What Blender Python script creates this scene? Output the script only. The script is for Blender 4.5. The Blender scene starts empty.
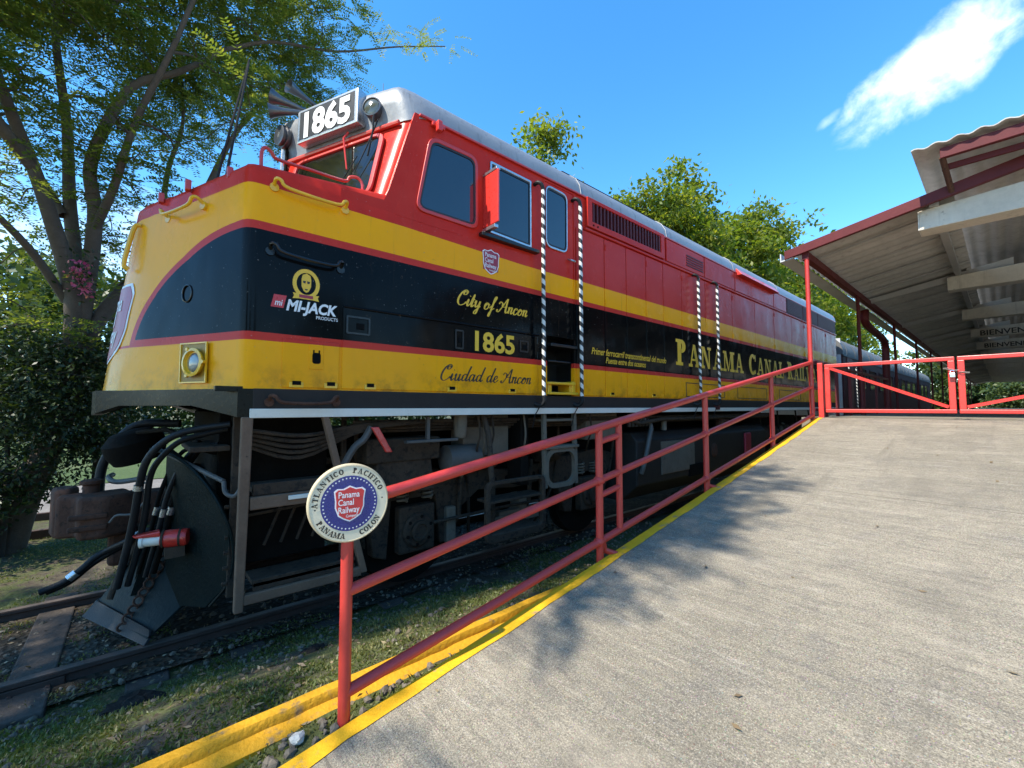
import bpy, math, random
import numpy as np
from mathutils import Vector, Matrix, noise

random.seed(11)
rng = np.random.default_rng(5)
sc = bpy.context.scene
COL = sc.collection
rad = math.radians

# ------------------------------------------------------------------ camera
TH, PI_ = 0.85284, 0.053437
cd = bpy.data.cameras.new("camera")
cam = bpy.data.objects.new("camera", cd)
COL.objects.link(cam)
Rv = Vector((math.sin(TH), -math.cos(TH), 0))
Hv = Vector((math.cos(TH), math.sin(TH), 0))
Fv = Hv * math.cos(PI_) + Vector((0, 0, 1)) * math.sin(PI_)
Uv = Rv.cross(Fv)
mw = Matrix((Rv, Uv, -Fv)).transposed().to_4x4()
mw.translation = Vector((0, 0, 1.79))
cam.matrix_world = mw
cd.sensor_fit = 'HORIZONTAL'
cd.sensor_width = 36
cd.lens = 36 * 430 / 1024
cd.clip_start = 0.05
cd.clip_end = 3000
sc.camera = cam

# ------------------------------------------------------------------ light
SUN = Vector((-0.62, 0.03, 0.78)).normalized()
SUN_STRENGTH, SKY_STRENGTH, EXPOSURE = 3.5, 0.15, 1.4
sc.view_settings.view_transform = 'Standard'
sc.view_settings.look = 'None'
sc.view_settings.exposure = EXPOSURE
sc.view_settings.gamma = 1
sc.view_settings.use_curve_mapping = False
sc.cycles.use_denoising = True
sc.cycles.max_bounces = 8
sc.cycles.sample_clamp_indirect = 6

world = bpy.data.worlds.new("World")
sc.world = world
world.use_nodes = True


class G:
    """tiny helper to write node graphs as expressions"""
    def __init__(s, nt):
        s.nt = nt

    def node(s, t, **kw):
        n = s.nt.nodes.new(t)
        for k, v in kw.items():
            setattr(n, k, v)
        return n

    def put(s, sock, v):
        if isinstance(v, bpy.types.NodeSocket):
            s.nt.links.new(v, sock)
        elif v is not None:
            sock.default_value = v

    def m(s, op, a, b=None, c=None, clamp=False):
        n = s.node('ShaderNodeMath', operation=op, use_clamp=clamp)
        for i, v in enumerate((a, b, c)):
            s.put(n.inputs[i], v)
        return n.outputs[0]

    def vm(s, op, a, b=None):
        n = s.node('ShaderNodeVectorMath', operation=op)
        s.put(n.inputs[0], a)
        if b is not None:
            s.put(n.inputs[1], b)
        return n.outputs['Value'] if op in ('DOT_PRODUCT', 'LENGTH') else n.outputs['Vector']

    def step(s, v, a, b):
        n = s.node('ShaderNodeMapRange', interpolation_type='SMOOTHSTEP')
        s.put(n.inputs['Value'], v)
        n.inputs['From Min'].default_value = a
        n.inputs['From Max'].default_value = b
        return n.outputs['Result']

    def mix(s, f, a, b, mode='MIX'):
        n = s.node('ShaderNodeMix', data_type='RGBA', blend_type=mode)
        s.put(n.inputs['Factor'], f)
        for k, v in ((6, a), (7, b)):
            if isinstance(v, (tuple, list)):
                v = (*v, 1)[:4]
            s.put(n.inputs[k], v)
        return n.outputs[2]

    def noise(s, vec, scale, detail=3, rough=.55, dist=0.):
        n = s.node('ShaderNodeTexNoise')
        s.put(n.inputs['Vector'], vec)
        n.inputs['Scale'].default_value = scale
        n.inputs['Detail'].default_value = detail
        n.inputs['Roughness'].default_value = rough
        n.inputs['Distortion'].default_value = dist
        return n.outputs['Fac']

    def scale(s, vec, v):
        n = s.node('ShaderNodeMapping')
        s.put(n.inputs['Vector'], vec)
        n.inputs['Scale'].default_value = v
        return n.outputs['Vector']

    def bump(s, h, strength, dist=.01):
        n = s.node('ShaderNodeBump')
        n.inputs['Strength'].default_value = strength
        n.inputs['Distance'].default_value = dist
        s.put(n.inputs['Height'], h)
        return n.outputs['Normal']


# sky
g = G(world.node_tree)
world.node_tree.nodes.clear()
sky = g.node('ShaderNodeTexSky', sky_type='NISHITA', sun_disc=False)
sky.sun_elevation = math.asin(SUN.z)
sky.sun_rotation = math.atan2(SUN.x, SUN.y)
sky.altitude = 0
sky.air_density = 1.0
sky.dust_density = 0.1
sky.ozone_density = 3.5
hs = g.node('ShaderNodeHueSaturation')
hs.inputs['Saturation'].default_value = 1.27
hs.inputs['Hue'].default_value = .494
hs.inputs['Value'].default_value = 1.0
g.put(hs.inputs['Color'], sky.outputs['Color'])
skyc = hs.outputs['Color']
tc = g.node('ShaderNodeTexCoord')
dirv = tc.outputs['Generated']


def cloud(skyc, d0, d1, A, B, seed, dens, thr):
    c0 = Vector(d0).normalized()
    e1 = (Vector(d1) - c0 * Vector(d1).dot(c0)).normalized()
    e2 = c0.cross(e1)
    w = g.vm('DOT_PRODUCT', dirv, tuple(c0))
    a = g.m('DIVIDE', g.vm('DOT_PRODUCT', dirv, tuple(e1)), w)
    b = g.m('DIVIDE', g.vm('DOT_PRODUCT', dirv, tuple(e2)), w)
    cmb = g.node('ShaderNodeCombineXYZ')
    g.put(cmb.inputs[0], g.m('MULTIPLY', a, .8)); g.put(cmb.inputs[1], b); cmb.inputs[2].default_value = seed
    n1 = g.noise(cmb.outputs[0], 15, 9, .6, .25)
    r2 = g.m('ADD', g.m('POWER', g.m('DIVIDE', a, A), 2), g.m('POWER', g.m('DIVIDE', b, B), 2))
    v = g.m('SUBTRACT', g.m('ADD', g.m('SUBTRACT', 1, r2), g.m('MULTIPLY', g.m('SUBTRACT', n1, .5), 4.2)), thr)
    f = g.m('MULTIPLY', g.step(v, -.5, 2.3), dens)
    f = g.m('MULTIPLY', f, g.m('GREATER_THAN', w, 0.2))
    f = g.m('MULTIPLY', f, g.m('LESS_THAN', r2, 3.2))
    return g.mix(f, skyc, (6.6, 6.9, 7.2))


c_out = cloud(skyc, (.865, .05, .50), (.845, -.05, .54), .105, .048, 9.4, .9, .0)
c_out = cloud(c_out, (.858, .175, .48), (.85, .13, .50), .02, .008, 1.3, .3, .1)
c_out = cloud(c_out, (-.25, .93, .25), (-.5, .85, .25), .5, .14, 5.3, .45, .1)
bg = g.node('ShaderNodeBackground')
bg.inputs['Strength'].default_value = SKY_STRENGTH
g.put(bg.inputs['Color'], c_out)
wo = g.node('ShaderNodeOutputWorld')
g.nt.links.new(bg.outputs[0], wo.inputs[0])

sl = bpy.data.lights.new("sun", 'SUN')
sl.energy = SUN_STRENGTH
sl.angle = rad(0.55)
sl.color = (1, .94, .83)
so = bpy.data.objects.new("sun", sl)
so.rotation_euler = SUN.to_track_quat('Z', 'Y').to_euler()
so.location = SUN * 40
COL.objects.link(so)


# ------------------------------------------------------------------ materials
def new_mat(name):
    m = bpy.data.materials.new(name)
    m.use_nodes = True
    nt = m.node_tree
    nt.nodes.clear()
    g = G(nt)
    out = g.node('ShaderNodeOutputMaterial')
    b = g.node('ShaderNodeBsdfPrincipled')
    nt.links.new(b.outputs[0], out.inputs[0])
    return m, g, b, out


def mat(name, col, rough=.5, metal=0., var=.18, vscale=4., bump=.0, bscale=60., coat=0., wear=None, wear_amt=.3, spec=.5, streak=0.):
    m, g, b, out = new_mat(name)
    co = g.node('ShaderNodeTexCoord').outputs['Object']
    n = g.noise(co, vscale, 5, .6)
    n2 = g.noise(co, vscale * 9, 3, .6)
    f = g.m('ADD', g.m('MULTIPLY', g.m('SUBTRACT', n, .5), var * 2.4), g.m('MULTIPLY', g.m('SUBTRACT', n2, .5), var * 1.2))
    c = g.mix(1, (*col, 1), g.node('ShaderNodeRGB').outputs[0], 'MULTIPLY')
    # colour times (1+f)
    k = g.m('ADD', f, 1)
    cm = g.node('ShaderNodeCombineXYZ')
    for i in range(3):
        g.put(cm.inputs[i], k)
    c = g.mix(1, (*col, 1), cm.outputs[0], 'MULTIPLY')
    if streak:
        s = g.noise(g.scale(co, (9, 9, .7)), 1.6, 4, .6)
        c = g.mix(g.m('MULTIPLY', g.step(s, .55, .8), streak), c, (.03, .025, .02))
    if wear:
        w = g.noise(co, vscale * 3.3, 7, .68)
        c = g.mix(g.m('MULTIPLY', g.step(w, 1 - wear_amt - .08, 1 - wear_amt + .06), .85), c, wear)
    g.put(b.inputs['Base Color'], c)
    g.put(b.inputs['Roughness'], g.m('ADD', g.m('MULTIPLY', g.m('SUBTRACT', n2, .5), .25), rough, clamp=True))
    b.inputs['Metallic'].default_value = metal
    b.inputs['Coat Weight'].default_value = coat
    b.inputs['Coat Roughness'].default_value = .06
    b.inputs['Specular IOR Level'].default_value = spec
    if bump:
        g.put(b.inputs['Normal'], g.bump(g.noise(co, bscale, 4, .6), bump, .01))
    return m


def livery():
    m, g, b, out = new_mat('livery_paint')
    co = g.node('ShaderNodeTexCoord').outputs['Object']
    sep = g.node('ShaderNodeSeparateXYZ')
    g.put(sep.inputs[0], co)
    x, y, z = sep.outputs
    # distance in from the nearer side, only counted on the nose
    yy = g.m('MAXIMUM', g.m('SUBTRACT', 1.5, g.m('ABSOLUTE', g.m('SUBTRACT', y, 5.05))), 0)
    yy = g.m('MULTIPLY', yy, g.m('LESS_THAN', x, 3))

    def top(a, bz):
        w = g.m('MULTIPLY', yy, 1 / a)
        return g.m('ADD', 2.29, g.m('MULTIPLY', bz, g.m('SQRT', g.m('MAXIMUM', g.m('SUBTRACT', 1, g.m('MULTIPLY', w, w)), 0))))
    inb = g.m('MULTIPLY', g.m('GREATER_THAN', z, 2.33), g.m('LESS_THAN', z, top(1.06, .79)))
    inr = g.m('MULTIPLY', g.m('GREATER_THAN', z, 2.27), g.m('LESS_THAN', z, top(1.11, .85)))
    zy = g.m('ADD', 3.385, g.m('MULTIPLY', .03, g.m('MULTIPLY_ADD', g.m('SUBTRACT', 3.2, x), .7, 0, clamp=True)))
    iny = g.m('LESS_THAN', z, zy)
    n = g.noise(co, 1.3, 6, .62)
    nf = g.noise(co, 26, 4, .6)
    red = g.mix(g.step(n, .35, .75), (.52, .024, .014), (.57, .042, .026))
    red = g.mix(g.m('MULTIPLY', g.step(g.noise(co, 5, 8, .75), .62, .74), .35), red, (.58, .17, .14))
    yel = g.mix(g.step(n, .35, .7), (.91, .372, .004), (.87, .35, .010))
    yel = g.mix(g.m('MULTIPLY', g.step(g.noise(g.scale(co, (6, 6, .8)), 2.4, 4), .55, .8), .22), yel, (.55, .29, .04))
    blk = g.mix(g.step(n, .3, .7), (.0028, .003, .0032), (.0055, .0055, .0055))
    c = g.mix(iny, red, yel)
    c = g.mix(inr, c, g.mix(n, (.52, .03, .02), (.55, .045, .03)))
    c = g.mix(inb, c, blk)
    # grime that runs down from seams and gathers near the sill
    st = g.noise(g.scale(co, (7, 7, .55)), 2.2, 5, .65)
    c = g.mix(g.m('MULTIPLY', g.step(st, .58, .82), .26), c, (.06, .035, .02))
    low = g.m('MULTIPLY', g.step(z, 2.16, 1.93), g.step(g.noise(co, 6, 6, .7), .42, .70))
    c = g.mix(g.m('MULTIPLY', low, .55), c, (.10, .052, .018))
    edge = g.m('MULTIPLY', g.step(g.noise(co, 17, 6, .75), .64, .70), g.step(g.noise(co, 1.9, 3), .48, .62))
    c = g.mix(g.m('MULTIPLY', edge, .5), c, (.16, .10, .06))
    speck = g.step(g.noise(co, 55, 2, .5), .71, .76)
    c = g.mix(g.m('MULTIPLY', speck, .35), c, (.35, .33, .3))
    g.put(b.inputs['Base Color'], c)
    g.put(b.inputs['Roughness'], g.m('ADD', g.m('MULTIPLY_ADD', inb, -.13, .25), g.m('MULTIPLY', g.step(g.noise(co, 3.1, 6, .65), .5, .8), .16)))
    b.inputs['Coat Weight'].default_value = .02
    b.inputs['Coat Roughness'].default_value = .05
    b.inputs['Specular IOR Level'].default_value = .10
    h = g.m('ADD', g.noise(g.scale(co, (1, 1, .6)), 2.2, 2, .4), g.m('MULTIPLY', g.noise(co, 90, 2), .012))
    g.put(b.inputs['Normal'], g.bump(h, .30, .05))
    return m


M = {}
M['livery'] = livery()
M['roof'] = mat('silver_roof_paint', (.24, .25, .26), .42, .35, .14, 2.2, .12, 30, 0, (.16, .15, .14), .30, streak=.5)
M['redp'] = mat('red_gloss_paint', (.52, .028, .018), .42, 0, .12, 3, .05, 40, .4)
M['redb'] = mat('bright_red_paint', (.60, .035, .025), .3, 0, .1, 3, .05, 60, .3)
M['rail_red'] = mat('red_railing_paint', (.44, .034, .026), .42, 0, .16, 6, .12, 90, .15, (.30, .10, .08), .25)
M['gate_red'] = mat('red_gate_paint', (.56, .032, .022), .40, 0, .12, 6, .08, 90, .15)
M['yelp'] = mat('yellow_gloss_paint', (.78, .42, .015), .32, 0, .15, 5, .05, 40, .3)
M['black'] = mat('black_gloss_paint', (.007, .007, .007), .35, 0, .2, 5, .05, 40, .1)
M['rubber'] = mat('black_rubber', (.009, .009, .0095), .55, 0, .3, 12, .2, 120, spec=0.25)
M['grime'] = mat('grimy_steel', (.056, .038, .026), .78, 0, .4, 5, .5, 40, 0, (.02, .017, .015), .42, spec=0.12)
M['grime_d'] = mat('dark_grimy_steel', (.009, .007, .0055), .8, 0, .4, 5, .5, 40, spec=0.08)
M['grime_l'] = mat('dusty_grey_steel', (.15, .118, .086), .75, 0, .3, 4, .4, 40, 0, (.06, .05, .04), .35, streak=.4, spec=0.15)
M['brown'] = mat('brown_primed_steel', (.16, .098, .064), .68, 0, .3, 6, .4, 50, 0, (.03, .024, .02), .3, spec=0.15)
M['rust'] = mat('rusted_steel', (.085, .040, .026), .85, 0, .45, 9, .7, 50, 0, (.035, .022, .016), .4, spec=0.2)
M['pipe'] = mat('grey_pipe', (.10, .09, .08), .55, .1, .3, 8, .2, 60, spec=0.25)
M['sill'] = mat('dark_sill_paint', (.026, .021, .018), .6, 0, .3, 5, .2, 50, 0, (.08, .07, .06), .25, spec=0.2)
M['skirt'] = mat('black_green_skirt', (.004, .006, .005), .3, 0, .35, 4, .10, 12, .0, (.009, .011, .008), .22, spec=0.16)
M['plow'] = mat('dark_green_plow_paint', (.007, .012, .011), .45, 0, .4, 6, .3, 40, .0, (.022, .024, .024), .18, spec=0.1)
M['plow_w'] = mat('worn_plow_steel', (.030, .031, .033), .55, .1, .4, 9, .3, 60, 0, (.03, .03, .03), .3, spec=0.2)
M['white'] = mat('white_paint', (.70, .645, .55), .5, 0, .1, 6, .05, 60, 0, (.33, .30, .26), .3)
M['whitel'] = mat('white_lettering', (.75, .74, .72), .45, 0, .06, 8)
M['yell'] = mat('yellow_lettering', (.80, .47, .03), .4, 0, .08, 8)
M['blkl'] = mat('black_lettering', (.012, .012, .012), .4, 0, .1, 8)
M['bluel'] = mat('navy_enamel', (.012, .022, .17), .28, 0, .06, 8, coat=.3)
M['cream'] = mat('cream_enamel', (.66, .59, .42), .35, 0, .06, 8, coat=.2)
M['creamrim'] = mat('cream_rim', (.50, .42, .27), .45, 0, .15, 12)
M['shield'] = mat('red_enamel', (.55, .03, .035), .3, 0, .05, 8, coat=.2)
M['shield_d'] = mat('dull_red_decal', (.33, .02, .04), .35, 0, .1, 8)
M['alu'] = mat('bare_aluminium', (.55, .56, .57), .3, .9, .1, 10)
M['horn'] = mat('horn_metal', (.12, .12, .125), .35, .8, .25, 10)
M['chrome'] = mat('chrome', (.8, .8, .8), .08, 1, .02, 8)
M['lens_d'] = mat('dull_green_lens', (.07, .075, .055), .12, 0, .3, 20, .1, 100, .6)
M['glass'] = mat('dark_window_glass', (.010, .014, .020), .05, 0, .1, 2, .03, 3, .6, spec=.8)
M['wglass'] = mat('windshield_glass', (.010, .010, .007), .07, 0, .2, 2, .03, 4, 0, spec=.45)
M['lens'] = mat('lamp_lens', (.16, .16, .15), .08, .2, .2, 30, .3, 200, 1.0)
M['gasket'] = mat('window_gasket', (.02, .018, .018), .5, 0, .2, 10)
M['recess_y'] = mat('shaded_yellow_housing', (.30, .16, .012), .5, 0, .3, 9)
M['recess'] = mat('recess_black', (.004, .004, .004), .8, 0, .2, 5, spec=0.1)
M['conc'] = mat('aged_concrete', (.56, .52, .44), .85, 0, .22, 2.2, .3, 40, 0, (.20, .18, .15), .3, streak=.3, spec=0.2)
M['concw'] = mat('white_concrete_end', (.75, .73, .68), .8, 0, .08, 4)
M['corr'] = mat('fibre_cement_sheet', (.42, .40, .365), .85, 0, .3, 1.7, .2, 40, 0, (.28, .26, .235), .35, streak=.2, spec=0.15)
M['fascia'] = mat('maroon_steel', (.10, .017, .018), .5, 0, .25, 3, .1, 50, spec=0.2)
M['steelg'] = mat('grey_white_steel', (.36, .35, .33), .6, 0, .2, 3, .1, 40)
M['gutter'] = mat('pale_gutter', (.45, .45, .44), .5, 0, .2, 3, .1, 40)
M['coachr'] = mat('weathered_grey_roof', (.125, .125, .12), .6, .1, .3, 2, .2, 20, 0, (.12, .11, .10), .3, streak=.4, spec=0.2)
M['coachs'] = mat('maroon_coach_paint', (.05, .010, .011), .6, 0, .25, 2, .1, 20, 0, spec=.2)
M['railst'] = mat('rail_steel', (.075, .048, .038), .7, .2, .35, 8, .4, 60, spec=0.2)
M['railtop'] = mat('worn_rail_head', (.11, .085, .07), .55, .3, .3, 8, .2, 60, spec=0.3)
M['wood'] = mat('weathered_sleeper', (.075, .062, .052), .9, 0, .4, 3, .8, 30, spec=0.1)
M['kerb'] = mat('yellow_kerb_paint', (.52, .26, .014), .7, 0, .22, 2.6, .6, 45, 0, (.13, .105, .07), .36, spec=0.2)
M['stripe'] = mat('yellow_edge_line', (.64, .335, .012), .7, 0, .2, 3, .4, 60, 0, (.22, .18, .12), .35, spec=0.2)
M['bark'] = mat('grey_brown_bark', (.115, .09, .068), .9, 0, .35, 6, .9, 22, spec=0.12)
M['bark_d'] = mat('dark_bark', (.06, .05, .04), .9, 0, .35, 6, .9, 22, spec=0.12)
M['stone'] = mat('grey_stone', (.135, .112, .084), .85, 0, .35, 9, .5, 40, spec=0.15)
M['stonew'] = mat('white_stone', (.46, .43, .38), .8, 0, .15, 12, .4, 40)
M['mound'] = mat('dark_burnt_earth', (.02, .018, .016), .95, 0, .4, 14, 1.0, 40, spec=0.1)


def leaf_mat(name, c0, c1, c2, trans=.35):
    m, g, b, out = new_mat(name)
    ge = g.node('ShaderNodeNewGeometry')
    r = ge.outputs['Random Per Island']
    c = g.mix(g.step(r, 0, .6), c0, c1)
    c = g.mix(g.step(r, .72, 1.0), c, c2)
    co = g.node('ShaderNodeTexCoord').outputs['Object']
    n = g.noise(co, .9, 3)
    c = g.mix(g.m('MULTIPLY', g.step(n, .4, .7), .45), c, c2)
    g.put(b.inputs['Base Color'], c)
    b.inputs['Roughness'].default_value = .45
    b.inputs['Specular IOR Level'].default_value = .35
    t = g.node('ShaderNodeBsdfTranslucent')
    tcx = g.mix(1, c, (1.5, 1.45, .55), 'MULTIPLY')
    g.put(t.inputs['Color'], tcx)
    mx = g.node('ShaderNodeMixShader')
    mx.inputs[0].default_value = trans
    g.nt.links.new(b.outputs[0], mx.inputs[1])
    g.nt.links.new(t.outputs[0], mx.inputs[2])
    g.nt.links.new(mx.outputs[0], out.inputs[0])
    return m


M['leaf_rain'] = leaf_mat('feathery_leaves', (.075, .112, .028), (.125, .165, .040), (.22, .225, .055), .62)
M['leaf_dark'] = leaf_mat('dark_bush_leaves', (.014, .030, .014), (.024, .045, .016), (.05, .075, .02), .25)
M['leaf_back'] = leaf_mat('bright_broad_leaves', (.065, .115, .018), (.12, .175, .022), (.25, .255, .04), .58)
M['leaf_far'] = leaf_mat('far_leaves', (.030, .055, .016), (.05, .08, .02), (.10, .12, .03), .35)
M['petal'] = leaf_mat('pink_bracts', (.45, .05, .22), (.55, .09, .32), (.5, .2, .2), .45)
M['grass'] = leaf_mat('low_grass', (.055, .078, .016), (.105, .135, .028), (.22, .19, .075), .35)
M['litter'] = leaf_mat('dry_leaf_litter', (.10, .065, .035), (.16, .11, .06), (.25, .19, .11), .1)


def ground_mat():
    m, g, b, out = new_mat('dirt_and_weeds')
    co = g.node('ShaderNodeTexCoord').outputs['Object']
    n1 = g.noise(co, .8, 6, .65)
    n2 = g.noise(co, 7, 6, .7)
    n3 = g.noise(co, 45, 4, .7)
    c = g.mix(g.step(n2, .3, .7), (.056, .043, .030), (.115, .092, .066))
    c = g.mix(g.m('MULTIPLY', g.step(n3, .48, .75), .6), c, (.15, .13, .105))
    gr = g.mix(g.step(n3, .3, .7), (.040, .056, .014), (.095, .115, .030))
    f = g.step(g.m('ADD', g.m('MULTIPLY', n1, .6), g.m('MULTIPLY', n2, .45)), .44, .56)
    c = g.mix(g.m('MULTIPLY', f, .8), c, gr)
    g.put(b.inputs['Base Color'], c)
    b.inputs['Roughness'].default_value = .95
    b.inputs['Specular IOR Level'].default_value = .2
    g.put(b.inputs['Normal'], g.bump(g.m('ADD', n2, g.m('MULTIPLY', n3, .5)), .8, .04))
    return m


def lawn_mat():
    m, g, b, out = new_mat('mown_lawn')
    co = g.node('ShaderNodeTexCoord').outputs['Object']
    n1 = g.noise(co, .35, 5, .6)
    n3 = g.noise(co, 14, 5, .7)
    c = g.mix(g.step(n3, .3, .7), (.035, .065, .012), (.07, .105, .02))
    c = g.mix(g.m('MULTIPLY', g.step(n1, .5, .75), .5), c, (.12, .12, .045))
    g.put(b.inputs['Base Color'], c)
    b.inputs['Roughness'].default_value = .95
    g.put(b.inputs['Normal'], g.bump(n3, .8, .05))
    return m


def ballast_mat():
    m, g, b, out = new_mat('track_ballast')
    co = g.node('ShaderNodeTexCoord').outputs['Object']
    v = g.node('ShaderNodeTexVoronoi')
    g.put(v.inputs['Vector'], co)
    v.inputs['Scale'].default_value = 22
    n = g.noise(co, 2.2, 5, .6)
    c = g.mix(v.outputs['Color'], (.030, .024, .018), (.095, .078, .060))
    c = g.mix(g.step(n, .40, .62), c, (.040, .032, .022))
    b.inputs['Specular IOR Level'].default_value = .12
    g.put(b.inputs['Base Color'], c)
    b.inputs['Roughness'].default_value = .95
    g.put(b.inputs['Normal'], g.bump(v.outputs['Distance'], .9, .03))
    return m


def ramp_mat():
    m, g, b, out = new_mat('exposed_aggregate_concrete')
    co = g.node('ShaderNodeTexCoord').outputs['Object']
    n0 = g.noise(co, .55, 5, .6, .3)
    n1 = g.noise(co, 3.2, 7, .7, .5)
    n2 = g.noise(co, 28, 5, .75)
    n4 = g.noise(co, 120, 3, .7)
    br = g.noise(g.scale(co, (9, 1.1, 1)), 2.6, 6, .72, .8)      # broom marks run across the ramp
    c = g.mix(g.step(n0, .35, .68), (.195, .166, .118), (.27, .23, .166))
    c = g.mix(g.m('MULTIPLY', g.step(n1, .50, .68), .55), c, (.17, .15, .125))
    c = g.mix(g.m('MULTIPLY', g.step(br, .49, .66), .60), c, (.135, .118, .096))
    c = g.mix(g.m('MULTIPLY', g.step(br, .47, .30), .4), c, (.46, .41, .33))
    c = g.mix(g.m('MULTIPLY', g.step(g.noise(co, 11, 6, .75, .3), .50, .68), .5), c, (.15, .13, .105))
    c = g.mix(g.m('MULTIPLY', g.step(n2, .52, .68), .40), c, (.12, .105, .085))
    n6 = g.noise(co, 160, 5, .85)
    c = g.mix(g.m('MULTIPLY', g.step(n6, .505, .58), .75), c, (.085, .075, .062))
    c = g.mix(g.m('MULTIPLY', g.step(n6, .47, .38), .50), c, (.50, .44, .34))
    c = g.mix(g.m('MULTIPLY', g.step(n4, .60, .74), .6), c, (.52, .47, .38))
    c = g.mix(g.m('MULTIPLY', g.step(n4, .42, .28), .7), c, (.085, .078, .07))
    vo = g.node('ShaderNodeTexVoronoi')
    g.put(vo.inputs['Vector'], co)
    vo.inputs['Scale'].default_value = 95
    c = g.mix(g.m('MULTIPLY', g.m('LESS_THAN', vo.outputs['Distance'], .22), .45), c, vo.outputs['Color'], 'SOFT_LIGHT')
    sp = g.node('ShaderNodeSeparateXYZ'); g.put(sp.inputs[0], co)
    wob = g.m('MULTIPLY', g.m('SUBTRACT', g.noise(co, 3, 4), .5), .05)
    for ax, at in ((1, -.55), (0, 4.15), (0, .55)):
        dd = g.m('ABSOLUTE', g.m('ADD', g.m('SUBTRACT', sp.outputs[ax], at), wob))
        c = g.mix(g.m('MULTIPLY', g.step(dd, .010, .002), .45), c, (.06, .052, .042))
    ty = g.noise(g.scale(co, (.22, 4.5, 1)), 1.5, 5, .6, .3)
    c = g.mix(g.m('MULTIPLY', g.step(ty, .54, .70), .32), c, (.10, .088, .07))
    # old dark stains in a band up the ramp
    st = g.noise(g.scale(co, (.7, 1.6, 1)), 1.1, 6, .65)
    c = g.mix(g.m('MULTIPLY', g.step(st, .50, .70), .35), c, (.12, .104, .082))
    c = g.mix(g.m('MULTIPLY', g.step(g.noise(g.scale(co, (2.2, .8, 1)), 1.3, 8, .72, .6), .50, .68), .22), c, (.46, .39, .29))
    g.put(b.inputs['Base Color'], c)
    b.inputs['Roughness'].default_value = .9
    b.inputs['Specular IOR Level'].default_value = .25
    h = g.m('ADD', g.m('MULTIPLY', br, .8), g.m('ADD', g.m('MULTIPLY', n2, .8), g.m('MULTIPLY', n4, .5)))
    g.put(b.inputs['Normal'], g.bump(h, .75, .012))
    return m


def rope_mat():
    m, g, b, out = new_mat('spiral_black_and_white_wrap')
    co = g.node('ShaderNodeTexCoord').outputs['Generated']
    ob = g.node('ShaderNodeTexCoord').outputs['Object']
    sx = g.node('ShaderNodeSeparateXYZ'); g.put(sx.inputs[0], co)
    so_ = g.node('ShaderNodeSeparateXYZ'); g.put(so_.inputs[0], ob)
    ang = g.m('ARCTAN2', g.m('SUBTRACT', sx.outputs[1], .5), g.m('SUBTRACT', sx.outputs[0], .5))
    t = g.m('FRACT', g.m('ADD', g.m('MULTIPLY', so_.outputs[2], 8.6), g.m('DIVIDE', ang, 2 * math.pi)))
    c = g.mix(g.m('LESS_THAN', t, .5), (.012, .012, .012), (.62, .60, .55))
    g.put(b.inputs['Base Color'], c)
    b.inputs['Roughness'].default_value = .5
    return m


M['ground'] = ground_mat(); M['lawn'] = lawn_mat(); M['ballast'] = ballast_mat(); M['ramp'] = ramp_mat(); M['rope'] = rope_mat()
M['bounce_paving'] = mat('pale_bounce_concrete', (.50, .44, .34), .9, 0, .15, 1.2, .3, 30)  # pale so the added paving throws more light back
M['gravelroad'] = mat('gravel_road', (.17, .15, .13), .95, 0, .3, 3, .8, 30)


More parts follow.
